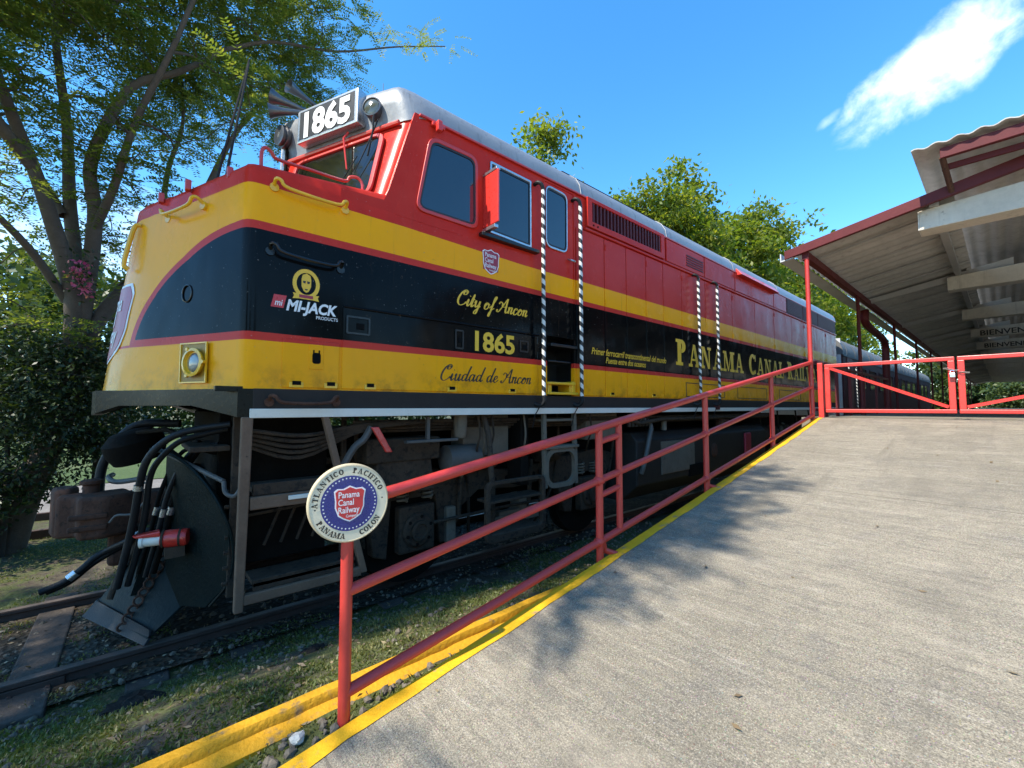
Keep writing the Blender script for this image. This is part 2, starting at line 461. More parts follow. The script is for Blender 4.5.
# ------------------------------------------------------------------ mesh helpers
class MB:
    def __init__(s):
        s.v, s.f = [], []

    def add(s, vs, fs):
        o = len(s.v)
        s.v += [tuple(p) for p in vs]
        s.f += [tuple(i + o for i in f) for f in fs]
        return s

    def hexa(s, p):
        return s.add(p, [(0, 3, 2, 1), (4, 5, 6, 7), (0, 1, 5, 4), (1, 2, 6, 5), (2, 3, 7, 6), (3, 0, 4, 7)])

    def box(s, x0, x1, y0, y1, z0, z1):
        return s.hexa([(x0, y0, z0), (x1, y0, z0), (x1, y1, z0), (x0, y1, z0), (x0, y0, z1), (x1, y0, z1), (x1, y1, z1), (x0, y1, z1)])

    def prism(s, poly, off):
        off = Vector(off)
        n = len(poly)
        a = [Vector(p) for p in poly]
        vs = a + [p + off for p in a]
        fs = [tuple(range(n))[::-1], tuple(range(n, 2 * n))]
        fs += [(i, (i + 1) % n, n + (i + 1) % n, n + i) for i in range(n)]
        return s.add(vs, fs)

    def frame(s, outer, inner, off):
        off = Vector(off)
        n = len(outer)
        vs = [Vector(p) for p in outer] + [Vector(p) for p in inner]
        vs += [p + off for p in vs]
        fs = []
        for i in range(n):
            j = (i + 1) % n
            fs += [(i, j, n + j, n + i), (2 * n + i, 3 * n + i, 3 * n + j, 2 * n + j), (i, 2 * n + i, 2 * n + j, j), (n + i, n + j, 3 * n + j, 3 * n + i)]
        return s.add(vs, fs)

    def tube(s, pts, r, n=8, cap=True):
        pts = [Vector(p) for p in pts]
        m = len(pts)
        rs = r if isinstance(r, (list, tuple)) else [r] * m
        prev = None
        vs = []
        for i, p in enumerate(pts):
            d = (pts[min(i + 1, m - 1)] - pts[max(i - 1, 0)])
            d = d.normalized() if d.length > 1e-9 else Vector((0, 0, 1))
            if prev is None:
                a = d.orthogonal().normalized()
            else:
                a = prev - d * prev.dot(d)
                a = a.normalized() if a.length > 1e-6 else d.orthogonal().normalized()
            prev = a
            b = d.cross(a)
            for k in range(n):
                t = 2 * math.pi * k / n
                vs.append(p + (a * math.cos(t) + b * math.sin(t)) * rs[i])
        fs = []
        for i in range(m - 1):
            for k in range(n):
                k2 = (k + 1) % n
                fs.append((i * n + k, i * n + k2, (i + 1) * n + k2, (i + 1) * n + k))
        if cap:
            fs.append(tuple(range(n))[::-1])
            fs.append(tuple(range((m - 1) * n, m * n)))
        return s.add(vs, fs)

    def cyl(s, a, b, r, n=16, r2=None):
        return s.tube([a, b], [r, r if r2 is None else r2], n)

    def lathe(s, a, axis, prof, n=24):
        """prof: (distance along the axis, radius) pairs"""
        a = Vector(a); axis = Vector(axis).normalized()
        u = axis.orthogonal().normalized(); w = axis.cross(u)
        vs = []
        for d, r in prof:
            for k in range(n):
                t = 2 * math.pi * k / n
                vs.append(a + axis * d + (u * math.cos(t) + w * math.sin(t)) * max(r, 1e-4))
        fs = []
        for i in range(len(prof) - 1):
            for k in range(n):
                k2 = (k + 1) % n
                fs.append((i * n + k, i * n + k2, (i + 1) * n + k2, (i + 1) * n + k))
        fs.append(tuple(range(n))[::-1]); fs.append(tuple(range((len(prof) - 1) * n, len(prof) * n)))
        return s.add(vs, fs)

    def loft(s, loops, cap0=True, cap1=True, closed=True):
        n = len(loops[0])
        vs = [p for l in loops for p in l]
        fs = []
        for i in range(len(loops) - 1):
            for k in range(n if closed else n - 1):
                k2 = (k + 1) % n
                fs.append((i * n + k, i * n + k2, (i + 1) * n + k2, (i + 1) * n + k))
        if cap0:
            fs.append(tuple(range(n))[::-1])
        if cap1:
            fs.append(tuple(range((len(loops) - 1) * n, len(loops) * n)))
        return s.add(vs, fs)

    def sheet(s, rows, thick):
        """grid of points given a thickness along thick"""
        t = Vector(thick)
        a = [[Vector(p) for p in r] for r in rows]
        R, C = len(a), len(a[0])
        vs = [p for r in a for p in r] + [p + t for r in a for p in r]
        N = R * C
        fs = []
        for i in range(R - 1):
            for j in range(C - 1):
                q = (i * C + j, i * C + j + 1, (i + 1) * C + j + 1, (i + 1) * C + j)
                fs.append(q)
                fs.append(tuple(N + k for k in q[::-1]))
        ring = [j for j in range(C)] + [i * C + C - 1 for i in range(1, R)] + [(R - 1) * C + j for j in range(C - 2, -1, -1)] + [i * C for i in range(R - 2, 0, -1)]
        for k in range(len(ring)):
            p, q = ring[k], ring[(k + 1) % len(ring)]
            fs.append((q, p, N + p, N + q))
        return s.add(vs, fs)

    def build(s, name, material, parent=None, smooth=40, bevel=0., seg=2):
        me = bpy.data.meshes.new(name)
        me.from_pydata(s.v, [], s.f)
        return link_mesh(name, me, material, parent, smooth, bevel, seg)


def link_mesh(name, me, material, parent=None, smooth=40, bevel=0., seg=2, fix=True):
    if fix:
        import bmesh
        bm = bmesh.new(); bm.from_mesh(me)
        bmesh.ops.recalc_face_normals(bm, faces=bm.faces)
        bm.to_mesh(me); bm.free()
    if smooth:
        me.polygons.foreach_set('use_smooth', [True] * len(me.polygons))
        me.set_sharp_from_angle(angle=rad(smooth))
    me.materials.append(material)
    o = bpy.data.objects.new(name, me)
    COL.objects.link(o)
    if bevel:
        b = o.modifiers.new('bevel', 'BEVEL')
        b.width = bevel; b.segments = seg; b.limit_method = 'ANGLE'; b.angle_limit = rad(35)
    if parent:
        adopt(o, parent)
    return o


def adopt(o, parent):
    o.parent = parent
    if parent.parent is None:
        o.matrix_parent_inverse = Matrix.Translation(-Vector(parent.location))


def thing(name, label, cat, loc, group=None):
    o = bpy.data.objects.new(name, None)
    o.empty_display_size = .2
    o.location = loc
    COL.objects.link(o)
    return tag(o, label, cat, group)


def tag(o, label, cat, group=None):
    o['label'] = label; o['category'] = cat
    if group:
        o['group'] = group
    return o


def structure(o):
    o['kind'] = 'structure'
    return o


def stuff(o, label, cat):
    o['kind'] = 'stuff'
    return tag(o, label, cat)


def copy_thing(root, off, label=None):
    r = root.copy(); COL.objects.link(r)
    r.location = Vector(root.location) + Vector(off)
    if label:
        r['label'] = label
    for ch in list(root.children):
        c = ch.copy(); COL.objects.link(c); c.parent = r
        for gch in ch.children:
            d = gch.copy(); COL.objects.link(d); d.parent = c
    return r


def catmull(pts, sub=6):
    pts = [Vector(p) for p in pts]
    if len(pts) < 3:
        return pts
    P = [pts[0] * 2 - pts[1]] + pts + [pts[-1] * 2 - pts[-2]]
    out = []
    for i in range(1, len(P) - 2):
        p0, p1, p2, p3 = P[i - 1:i + 3]
        for k in range(sub):
            t = k / sub
            out.append(.5 * ((2 * p1) + (p2 - p0) * t + (2 * p0 - 5 * p1 + 4 * p2 - p3) * t * t + (3 * p1 - p0 - 3 * p2 + p3) * t ** 3))
    out.append(pts[-1])
    return out


def rrect(cx, cy, w, h, r, n=5):
    out = []
    for (sx, sy, a0) in ((1, 1, 0), (-1, 1, 90), (-1, -1, 180), (1, -1, 270)):
        for k in range(n + 1):
            a = rad(a0 + 90 * k / n)
            out.append((cx + sx * (w / 2 - r) + r * math.cos(a), cy + sy * (h / 2 - r) + r * math.sin(a)))
    return out


def round_poly(poly, r, n=5):
    out = []
    m = len(poly)
    for i in range(m):
        p = Vector(poly[i]); a = Vector(poly[i - 1]); b = Vector(poly[(i + 1) % m])
        da = (a - p); db = (b - p)
        ra = min(r, da.length * .45, db.length * .45)
        p0 = p + da.normalized() * ra; p1 = p + db.normalized() * ra
        for k in range(n + 1):
            t = k / n
            out.append(tuple((1 - t) ** 2 * p0 + 2 * t * (1 - t) * p + t * t * p1))
    return out


def inset(poly, d):
    """move a convex polygon's outline inwards by d"""
    P = [Vector(p) for p in poly]
    c = sum(P, Vector((0,) * len(P[0]))) / len(P)
    out = []
    for p in P:
        v = c - p
        out.append(tuple(p + v * (d / v.length)))
    return out


# ------------------------------------------------------------------ lettering
def plane_map(origin, ex, ey, nrm):
    origin, ex, ey, nrm = (Vector(a) for a in (origin, ex, ey, nrm))
    return lambda x, y, h: origin + ex * x + ey * y + nrm * h


def font_text(name, s, pm, size, material, parent, wx=1., shear=0., bold=0., space=1., depth=.002, align='LEFT', h0=.0015):
    cu = bpy.data.curves.new('lettering', 'FONT')
    cu.body = s; cu.size = 1; cu.shear = shear; cu.offset = bold; cu.space_character = space
    cu.align_x = align
    cu.resolution_u = 3
    o = bpy.data.objects.new('lettering', cu)
    COL.objects.link(o)
    dg = bpy.context.evaluated_depsgraph_get()
    me = bpy.data.meshes.new_from_object(o.evaluated_get(dg))
    bpy.data.objects.remove(o)
    n = len(me.vertices)
    vs = [v.co.copy() for v in me.vertices]
    fs = [tuple(p.vertices) for p in me.polygons]
    bpy.data.meshes.remove(me)
    mb = MB()
    mb.add([pm(v.x * size * wx, v.y * size, h0 + depth) for v in vs], fs)
    return mb.build(name, material, parent, smooth=0)


def ring_pts(cx, cy, rx, ry, a0, a1, n=14):
    return [(cx + rx * math.cos(rad(a0 + (a1 - a0) * k / n)), cy + ry * math.sin(rad(a0 + (a1 - a0) * k / n))) for k in range(n + 1)]


def slab_glyph(ch):
    """slab serif capital, cap height 1: returns (list of polygons, advance)"""
    T, t, sv, sh = .27, .155, .12, .125
    P = []
    R = lambda x0, x1, y0, y1: P.append([(x0, y0), (x1, y0), (x1, y1), (x0, y1)])

    def stem(x, w=T, lo=True, hi=True, o=sv):
        R(x, x + w, 0, 1)
        if lo: R(x - o, x + w + o, 0, sh)
        if hi: R(x - o, x + w + o, 1 - sh, 1)

    def line(x0, y0, x1, y1, w):
        P.append([(x0, y0), (x0 + w, y0), (x1 + w, y1), (x1, y1)])

    def arc(cx, cy, rx, ry, a0, a1, tw=T, tt=t, n=14):
        o = ring_pts(cx, cy, rx, ry, a0, a1, n); i = ring_pts(cx, cy, rx - tw, ry - tt, a0, a1, n)
        for k in range(n):
            P.append([o[k], o[k + 1], i[k + 1], i[k]])
    adv = .8
    if ch == 'P' or ch == 'R' or ch == 'B':
        stem(.12)
        arc(.40, .745, .32, .255, -90, 90); R(.33, .40, .9, 1); R(.33, .40, .49, .59)
        adv = .86
        if ch == 'R':
            line(.62, 0, .38, .5, .22); R(.62, .92, 0, sh); adv = .98
        if ch == 'B':
            arc(.42, .28, .36, .28, -90, 90); R(.33, .42, 0, .1)
            adv = .9
    elif ch == 'A':
        line(.13, 0, .43, 1, .11); line(.72, 0, .40, 1, .22); R(.26, .70, .27, .36); R(.02, .36, 0, sh); R(.60, 1.04, 0, sh); adv = 1.06
    elif ch == 'N':
        stem(.12, .11); stem(.75, .11, lo=False); P.append([(.12, 1), (.36, 1), (.86, 0), (.66, 0)]); adv = 1.08
    elif ch == 'M':
        stem(.10, .11); stem(.86, T); P.append([(.10, 1), (.33, 1), (.60, .1), (.50, .0)]); P.append([(.52, .0), (.60, .05), (.95, 1), (.84, 1)]); adv = 1.26
    elif ch == 'C':
        arc(.5, .5, .45, .52, 45, 315); R(.76, .85, .66, 1.0); R(.76, .85, .05, .24); adv = .95
    elif ch == 'O':
        arc(.5, .5, .46, .52, 0, 360, n=24); adv = 1.02
    elif ch == 'D':
        stem(.12); arc(.40, .5, .45, .5, -90, 90); R(.3, .4, .9, 1); R(.3, .4, 0, .1); adv = .98
    elif ch == 'L':
        stem(.12); R(.4, .78, 0, .1); R(.70, .80, 0, .34); adv = .86
    elif ch == 'I':
        stem(.13); adv = .48
    elif ch == 'E':
        stem(.12); R(.3, .76, .9, 1); R(.3, .6, .45, .55); R(.3, .78, 0, .1); R(.68, .78, 0, .3); R(.66, .76, .7, 1); adv = .86
    elif ch == 'F':
        stem(.12); R(.3, .76, .9, 1); R(.3, .6, .45, .55); R(.66, .76, .7, 1); adv = .82
    elif ch == 'T':
        stem(.33, hi=False); R(.04, .83, .9, 1); R(.03, .12, .68, 1); R(.75, .84, .68, 1); adv = .9
    elif ch == 'W':
        for x0 in (.10, .52):
            P.append([(x0, 1), (x0 + .2, 1), (x0 + .36, 0), (x0 + .24, 0)]); P.append([(x0 + .28, 0), (x0 + .36, 0), (x0 + .56, 1), (x0 + .46, 1)])
        R(0, .38, 1 - sh, 1); R(.9, 1.2, 1 - sh, 1); adv = 1.2
    elif ch == 'Y':
        R(.36, .57, 0, .48); P.append([(.08, 1), (.30, 1), (.57, .44), (.37, .44)]); P.append([(.75, 1), (.86, 1), (.56, .44), (.46, .44)])
        R(.26, .68, 0, sh); R(0, .38, 1 - sh, 1); R(.64, .95, 1 - sh, 1); adv = .95
    return P, adv


def slab_text(name, s, pm, caph, material, parent, wx=1., small=1., gap=.07, arc=None):
    """arc = (radius, start angle, +1/-1): letters stand on a circle instead of a line"""
    mb = MB()
    x = 0.
    k = 0
    prev = ' '
    for ch in s:
        if ch == ' ':
            x += .55 * caph; prev = ch; continue
        h = caph if prev == ' ' else caph * small
        polys, adv = slab_glyph(ch)
        for p in polys:
            k += 1
            pts = []
            for (px, py) in p:
                if arc:
                    rr, a0, sg = arc
                    xc = x + adv * h * wx / 2
                    a = a0 - sg * xc / rr
                    lx, ly = (px - adv / 2) * h * wx, py * h
                    up = Vector((math.cos(a), math.sin(a))) * sg
                    rt = Vector((math.sin(a), -math.cos(a))) * sg
                    q = Vector((math.cos(a), math.sin(a))) * rr + rt * lx + up * ly
                    pts.append(pm(q.x, q.y, .0016 + .00003 * (k % 9)))
                else:
                    pts.append(pm(x + px * h * wx, py * h, .0016 + .0002 * (k % 9)))
            mb.add(pts, [tuple(range(len(pts)))])
        x += (adv + gap) * h * wx
        prev = ch
    return mb.build(name, material, parent, smooth=0), x


SCRIPT = {
    'C': ([[(.62, .80), (.55, .93), (.40, .86), (.42, .72), (.58, .74), (.66, .92), (.52, 1.03), (.28, .86), (.12, .50), (.14, .14), (.34, -.02), (.58, .08), (.72, .26)]], .72),
    'A': ([[(-.04, .16), (-.02, .02), (.12, .02), (.34, .40), (.56, .86), (.66, 1.02)], [(.66, 1.02), (.66, .5), (.68, .1), (.76, .0), (.88, .14)], [(.02, .55), (.10, .72), (.3, .62), (.34, .42), (.50, .40), (.76, .46)]], .84),
    'i': ([[(0, .12), (.10, .45), (.10, .10), (.16, .0), (.28, .14)], [(.16, .66), (.18, .70)]], .27),
    't': ([[(0, .12), (.16, .85), (.12, .12), (.18, .0), (.30, .14)], [(.02, .50), (.30, .50)]], .28),
    'y': ([[(0, .30), (.08, .45), (.10, .15), (.18, .02), (.32, .20), (.40, .46)], [(.40, .46), (.36, .0), (.28, -.38), (.14, -.40), (.16, -.24), (.50, .14)]], .46),
    'o': ([[(.04, .12), (.22, .46), (.08, .36), (.06, .10), (.18, .0), (.34, .14), (.34, .38), (.22, .46), (.28, .34), (.46, .36)]], .42),
    'f': ([[(0, .14), (.20, .40), (.38, .86), (.36, 1.0), (.26, .86), (.20, .3), (.12, -.34), (.04, -.42), (.06, -.2), (.24, .06), (.40, .16)]], .36),
    'n': ([[(0, .36), (.08, .45), (.08, .0)], [(.08, .22), (.20, .44), (.32, .42), (.30, .12), (.36, .0), (.48, .14)]], .46),
    'c': ([[(.30, .34), (.29, .43), (.20, .46), (.09, .36), (.05, .16), (.12, .0), (.25, .02), (.42, .18)]], .38),
    'u': ([[(0, .32), (.08, .45), (.08, .12), (.16, .0), (.28, .12), (.36, .45)], [(.36, .45), (.34, .1), (.40, .0), (.52, .14)]], .50),
    'd': ([[(.34, .38), (.22, .46), (.08, .34), (.06, .10), (.16, .0), (.30, .14), (.38, .46)], [(.50, 1.0), (.40, .5), (.36, .12), (.42, .0), (.54, .14)]], .52),
    'a': ([[(.34, .38), (.22, .46), (.08, .34), (.06, .10), (.16, .0), (.30, .14), (.38, .46)], [(.38, .46), (.36, .12), (.42, .0), (.54, .14)]], .52),
    'e': ([[(.04, .16), (.24, .26), (.28, .40), (.18, .46), (.08, .34), (.06, .12), (.16, .0), (.28, .04), (.42, .18)]], .40),
}


def script_text(name, s, pm, caph, material, parent, slant=.32, wx=1., w=.05):
    mb = MB()
    x = 0.
    k = 0
    for ch in s:
        if ch == ' ':
            x += .30; continue
        strokes, adv = SCRIPT[ch]
        for st in strokes:
            pts = [Vector((p.x, p.y)) for p in catmull([(a, b, 0) for a, b in st], 5)]
            L, Rr = [], []
            for i, p in enumerate(pts):
                d = pts[min(i + 1, len(pts) - 1)] - pts[max(i - 1, 0)]
                d = d.normalized() if d.length > 1e-9 else Vector((1, 0))
                nr = Vector((-d.y, d.x))
                ww = w * (.55 + 1.15 * abs(d.y) ** 1.5 * (1.0 if d.y < 0 else .55))
                L.append(p + nr * ww); Rr.append(p - nr * ww)
            for i in range(len(pts) - 1):
                k += 1
                q = [L[i], L[i + 1], Rr[i + 1], Rr[i]]
                mb.add([pm((x + a.x + slant * a.y) * caph * wx, a.y * caph, .0016 + .0002 * (k % 7)) for a in q], [(0, 1, 2, 3)])
        x += adv + .03
    return mb.build(name, material, parent, smooth=0), x * caph * wx


SHIELD = [(-.5, .40), (-.40, .48), (-.2, .47), (0, .56), (.2, .47), (.40, .48), (.5, .40), (.46, .1), (.46, -.12), (.36, -.38), (.18, -.50), (0, -.58), (-.18, -.50), (-.36, -.38), (-.46, -.12), (-.46, .1)]


def shield_parts(pm, w, h, parent, red, with_text=True, th=.003):
    mb = MB(); mb.prism([pm(x * w, y * h, .001) for x, y in SHIELD], pm(0, 0, th) - pm(0, 0, 0))
    mb.build('shield_border', M['whitel'], parent, 0)
    mb = MB(); mb.prism([pm(x * w * .91, y * h * .92, .002) for x, y in SHIELD], pm(0, 0, th) - pm(0, 0, 0))
    mb.build('shield_field', red, parent, 0)
    if with_text:
        for i, (t, y, sz) in enumerate((('Panama', .19, .30), ('Canal', -.05, .30), ('Railway', -.29, .30), ('Company', -.43, .13))):
            q = pm(-.37 * w if i < 3 else -.12 * w, y * h, th + .001)
            e = (pm(1, 0, 0) - pm(0, 0, 0)); f = (pm(0, 1, 0) - pm(0, 0, 0)); nn = (pm(0, 0, 1) - pm(0, 0, 0))
            font_text('shield_lettering', t, plane_map(q, e, f, nn), sz * h * .92, M['whitel'], parent, wx=.80 * w / h, bold=.012, depth=.0006)


# ------------------------------------------------------------------ ground, track, ramp
def sm(t, a, b):
    t = min(1, max(0, (t - a) / (b - a)))
    return t * t * (3 - 2 * t)


def ramp_z(x):
    return .46 + .155 * x + .0016 * x * x


def gz(x, y):
    z = -.13
    if -6 < x < 9 and y < 4.2:
        up = sm(4.15 - y, 0, 1.9)
        along = sm(x, -5, -1.2) * (1 - sm(x, 2.2, 4.4))
        z += up * along * .50
        strip = min(.545, ramp_z(x) - .012)
        w_ = sm(1.99 - y, 0, .08) * sm(x, -3, -1.5) * (1 - sm(x, 2.4, 3.4))
        z = z * (1 - w_) + strip * w_
    if y < 1.6 and x > -4.5:
        z = -.3
    if y > 1.6 or x < -4.5:
        z += noise.noise(Vector((x * 1.7, y * 1.7, 0))) * .03 + noise.noise(Vector((x * 5, y * 5, 3))) * .015
    return z


xs = [-400, -120, -50, -25, -12] + list(np.arange(-7, 10, .14)) + [12, 16, 22, 30, 45, 70, 120, 250, 500]
ys = [-400, -120, -40, -12, -4] + list(np.arange(1.3, 4.6, .06)) + list(np.arange(4.7, 7, .15)) + [7.5, 8.5, 10, 12, 15, 20, 30, 45, 80, 160, 400]
rows = [[(float(x), float(y), gz(x, y)) for x in xs] for y in ys]
mb = MB(); C = len(xs)
mb.add([p for r in rows for p in r], [(i * C + j, i * C + j + 1, (i + 1) * C + j + 1, (i + 1) * C + j) for i in range(len(ys) - 1) for j in range(C - 1)])
structure(mb.build('ground', M['ground'], smooth=60))


def flat(name, x0, x1, y0, y1, z, m, n=1):
    mb = MB()
    mb.add([(x0, y0, z), (x1, y0, z), (x1, y1, z), (x0, y1, z)], [(0, 1, 2, 3)])
    return structure(mb.build(name, m, smooth=0))


flat('ballast_bed', -40, 120, 4.05, 6.15, -.092, M['ballast'])
flat('bounce_paving', -60, 6.9, -60, -4.02, -.05, M['bounce_paving'])  # unseen paving added to bounce warm sunlight onto the locomotive side
flat('gravel_road', -60, 140, 11.2, 14.6, -.085, M['gravelroad'])
flat('lawn', -90, 160, 14.7, 60, -.080, M['lawn'])


def rail_thing(y, label):
    t = thing('rail', label, 'rail', (0, y, -.16), 'rails of the two tracks')
    x0, x1 = -14, 60
    pr = [(-.07, -.16), (.07, -.16), (.07, -.145), (.014, -.125), (.012, -.045), (.036, -.03), (.036, -.008), (-.036, -.008), (-.036, -.03), (-.012, -.045), (-.014, -.125), (-.07, -.145)]
    MB().prism([(x0, y + a, b) for a, b in pr], (x1 - x0, 0, 0)).build('rail_web', M['railst'], t, 25)
    MB().box(x0, x1, y - .032, y + .032, -.0079, .002).build('rail_head', M['railtop'], t, 0, .003)
    return t


r1 = rail_thing(4.33, 'near rusty rail of the locomotive track beside the grass strip')
rail_thing(5.86, 'far rail of the locomotive track, under the locomotive')
# joint plate on the near rail
mb = MB(); mb.box(-.95, -.30, 4.292, 4.316, -.125, -.04)
for x in (-.86, -.70, -.55, -.38):
    mb.cyl((x, 4.292, -.085), (x, 4.268, -.085), .020, 6)
mb.build('joint_plate', M['railst'], r1, 30, .004)


def rail2(y, label):
    t = thing('rail', label, 'rail', (0, y, -.14), 'rails of the two tracks')
    MB().box(-25, 90, y - .035, y + .035, -.17, .0).build('rail_web', M['railst'], t, 0, .008)


rail2(9.35, 'nearer rail of the empty second track beyond the tree')
rail2(10.8, 'farther rail of the empty second track next to the gravel road')

first = None
sl_xs = [-1.72, -1.1, -.48, .13, .74, 1.35, 1.96, 2.57, 3.18, 3.79, 4.4]
for i, x in enumerate(sl_xs):
    lab = ['weathered timber sleeper under the rails at the left picture edge', 'timber sleeper left of the snow plow between the two rails',
           'timber sleeper just ahead of the snow plow tip', 'timber sleeper beneath the snow plow', 'timber sleeper beneath the corner steps of the locomotive',
           'timber sleeper behind the corner steps', 'timber sleeper under the first axle of the locomotive', 'timber sleeper just behind the first axle',
           'timber sleeper below the middle of the front truck', 'timber sleeper below the cab door steps', 'timber sleeper just ahead of the second axle'][i]
    mb = MB()
    j = random.uniform(-.02, .02)
    mb.box(x - .12, x + .12, 3.95 + j, 6.25 + j, -.27, -.112 + (.035 if 0 < i < 3 else .0))
    o = mb.build('railway_sleeper', M['wood'], None, 0, .012)
    tag(o, lab, 'sleeper', 'timber sleepers of the locomotive track')

# ramp and platform
mb = MB()
rx = [-4.2] + list(np.linspace(-3, 7.1, 60))
EDGE = 1.72
top = [(x, y) for x in rx for y in (EDGE, -4)]
rowsr = []
for x in rx:
    rowsr.append([(x, y, ramp_z(max(x, -3.2))) for y in (EDGE - .002, 1.0, 0, -1, -2.5, -4)])
mb.sheet(rowsr, (0, 0, -.9))
structure(mb.build('ramp', M['ramp'], smooth=30))
MB().box(7.1, 120, -9, 1.9, .2, ramp_z(7.1) + .004).build('platform', M['ramp'], smooth=0)['kind'] = 'structure'
mb = MB()
ex = list(np.linspace(-3, 7.1, 140))
rw = []
for x in ex:
    wv = .012 * noise.noise(Vector((x * 3.1, 0, 0))) + .008 * noise.noise(Vector((x * 9, 4, 0)))
    z = ramp_z(x)
    rw.append([(x, EDGE - .072 + wv * 1.3, z + .004), (x, EDGE + .004, z + .004), (x, EDGE + .005, z - .10 + wv * 2)])
mb.add([p for r in rw for p in r], [q for i in range(len(ex) - 1) for q in ((i * 3, i * 3 + 1, i * 3 + 4, i * 3 + 3), (i * 3 + 1, i * 3 + 2, i * 3 + 5, i * 3 + 4))])
structure(mb.build('yellow_edge_line', M['stripe'], smooth=50))

# kerb : two courses
mb = MB()
kx = list(np.linspace(-1.6, 3.4, 70))


def kerb_y(x):
    return 1.895 + .012 * x + .008 * noise.noise(Vector((x * 2.3, 7, 0)))


def kerb_z(x):
    return .555 + .010 * x + .006 * noise.noise(Vector((x * 4, 9, 0)))


rw = []
for x in kx:
    y, z = kerb_y(x), kerb_z(x)
    e = .007 * noise.noise(Vector((x * 11, 2, 0)))
    rw.append([(x, y + .10 + e, z - .35), (x, y + .098 + e, z + .012), (x, y + .085, z + .022), (x, y + .040 + e, z + .020), (x, y + .030, z + .006), (x, y + .028, z - .014 + e), (x, y + .016, z - .018), (x, y - .022 + e, z - .022), (x, y - .036, z - .034), (x, y - .038, z - .35)])
n = len(rw[0])
mb.loft(rw, closed=True)
kerb = structure(mb.build('kerb', M['kerb'], smooth=35))


# ------------------------------------------------------------------ locomotive
YS, YC, YF = 3.5, 5.05, 6.6
loco = thing('locomotive', 'red, yellow and black diesel passenger locomotive with blunt nose, standing beside the ramp', 'locomotive', (8.5, 5.08, 0))


def mir(p):
    return (p[0], 2 * YC - p[1], p[2])


# nose
def nose_loop(z):
    k = (3.5 - z) / 1.6
    xb = .0 - .17 * k
    xc = -.045 - .175 * k
    xe = xc + .12
    near = [(1.9, YS), (.63, YS), (.585, YS + .006), (.553, YS + .025), (.53, YS + .06), (xe + .075, 4.52), (xe, 4.66), (xe - .035, 4.76), (xe - .085, 4.88), (xc, 5.02)]
    pts = [(x, y, z) for x, y in near]
    return pts + [mir(p) for p in pts[::-1]]


zl = [1.92, 2.3, 2.7, 3.1, 3.497]
loops = [nose_loop(z) for z in zl]
# top rounding


def shrink(loop, d, z):
    out = []
    for x, y, _ in loop:
        if x > 1.5:
            s_ = d if y < YC else -d
            out.append((x, y + s_, z)); continue
        v = Vector((1.6 - x, (YC - y), 0)); v.normalize()
        vv = Vector((x, y, 0)) + Vector((max(v.x, 0) * d if y > 3.53 and y < 6.57 else 0, (d if y < 3.7 else (-d if y > 6.4 else v.y * d * .4)), 0))
        out.append((vv.x, vv.y, z))
    return out


base = nose_loop(3.497)
for d, z in ((.006, 3.525), (.022, 3.550), (.06, 3.562)):
    loops.append(shrink(base, d, z + .0))
for l in loops[5:]:
    for i, p in enumerate(l):
        l[i] = (p[0], p[1], p[2] + max(0, (p[0] - .5)) * .10)
mb = MB(); mb.loft(loops)
mb.build('nose', M['livery'], loco, 32)

# body side sheets (near and far)
SIDE_A = [(1.20, 1.92), (3.60, 1.92), (3.60, 2.63), (4.08, 2.63), (4.08, 1.92), (16.88, 1.92), (16.88, 4.53), (1.86, 4.53), (1.62, 3.72), (1.57, 3.60), (1.20, 3.58)]
for nm, y, oy in (('body_side', YS + .001, .05), ('body_side', YF, -.05)):
    mb = MB()
    # three simple pieces round the door recess
    P1 = [(1.20, 1.92), (3.60, 1.92), (3.60, 4.53), (1.86, 4.53), (1.62, 3.72), (1.57, 3.60), (1.20, 3.58)]
    P2 = [(3.60, 2.63), (4.08, 2.63), (4.08, 4.53), (3.60, 4.53)]
    P3 = [(4.08, 1.92), (16.88, 1.92), (16.88, 4.53), (4.08, 4.53)]
    for P in (P1, P2, P3):
        mb.prism([(x, y, z) for x, z in P], (0, oy, 0))
    mb.build(nm, M['livery'], loco, 0)
MB().box(1.3, 3.58, YS + .052, YF - .052, 1.9, 3.5).box(4.1, 16.8, YS + .052, YF - .052, 1.9, 4.5).box(3.58, 4.1, YS + .33, YF - .052, 1.9, 4.5).box(2.0, 3.58, YS + .052, YF - .052, 3.5, 4.5).build('inner_frame', M['recess'], loco, 0)
MB().box(16.84, 16.90, YS + .02, YF - .02, 1.9, 4.7).build('rear_bulkhead', M['redp'], loco, 0)


# cab front: raked, pointed in plan
def cabfront(z):
    k = (z - 3.6) / .9
    xs_, xc = 1.56 + .27 * k, .955 + .20 * k
    return xs_, xc


def cf(y, z, out=0.):
    """a point on the near half of the cab front"""
    xs_, xc = cabfront(z)
    t = (y - 3.60) / (YC - 3.60)
    return Vector((xs_ - .05 + (xc - xs_ + .05) * t, y, z)) + CFN * out


_a = Vector((cabfront(3.6)[1] - cabfront(3.6)[0] + .05, 1.45, 0)); _b = Vector((.27, 0, .9))
CFN = _b.cross(_a).normalized()
if CFN.x > 0:
    CFN = -CFN


def cab_plan(z):
    xs_, xc = cabfront(z)
    # x, y, share of side inset, share of front inset
    return [(2.4, YS - .002, 1, 0), (xs_ + .16, YS - .002, 1, .1), (xs_ + .11, YS + .004, 1, .3), (xs_ + .065, YS + .02, 1, .55), (xs_ + .02, YS + .045, .9, .8), (xs_ - .02, YS + .085, .75, .95), (xs_ - .05, YS + .14, .6, 1),
            (xs_ - .05 + (xc - xs_ + .05) * .5, 4.325, .2, 1), (xc + .01, YC - .02, 0, 1)]


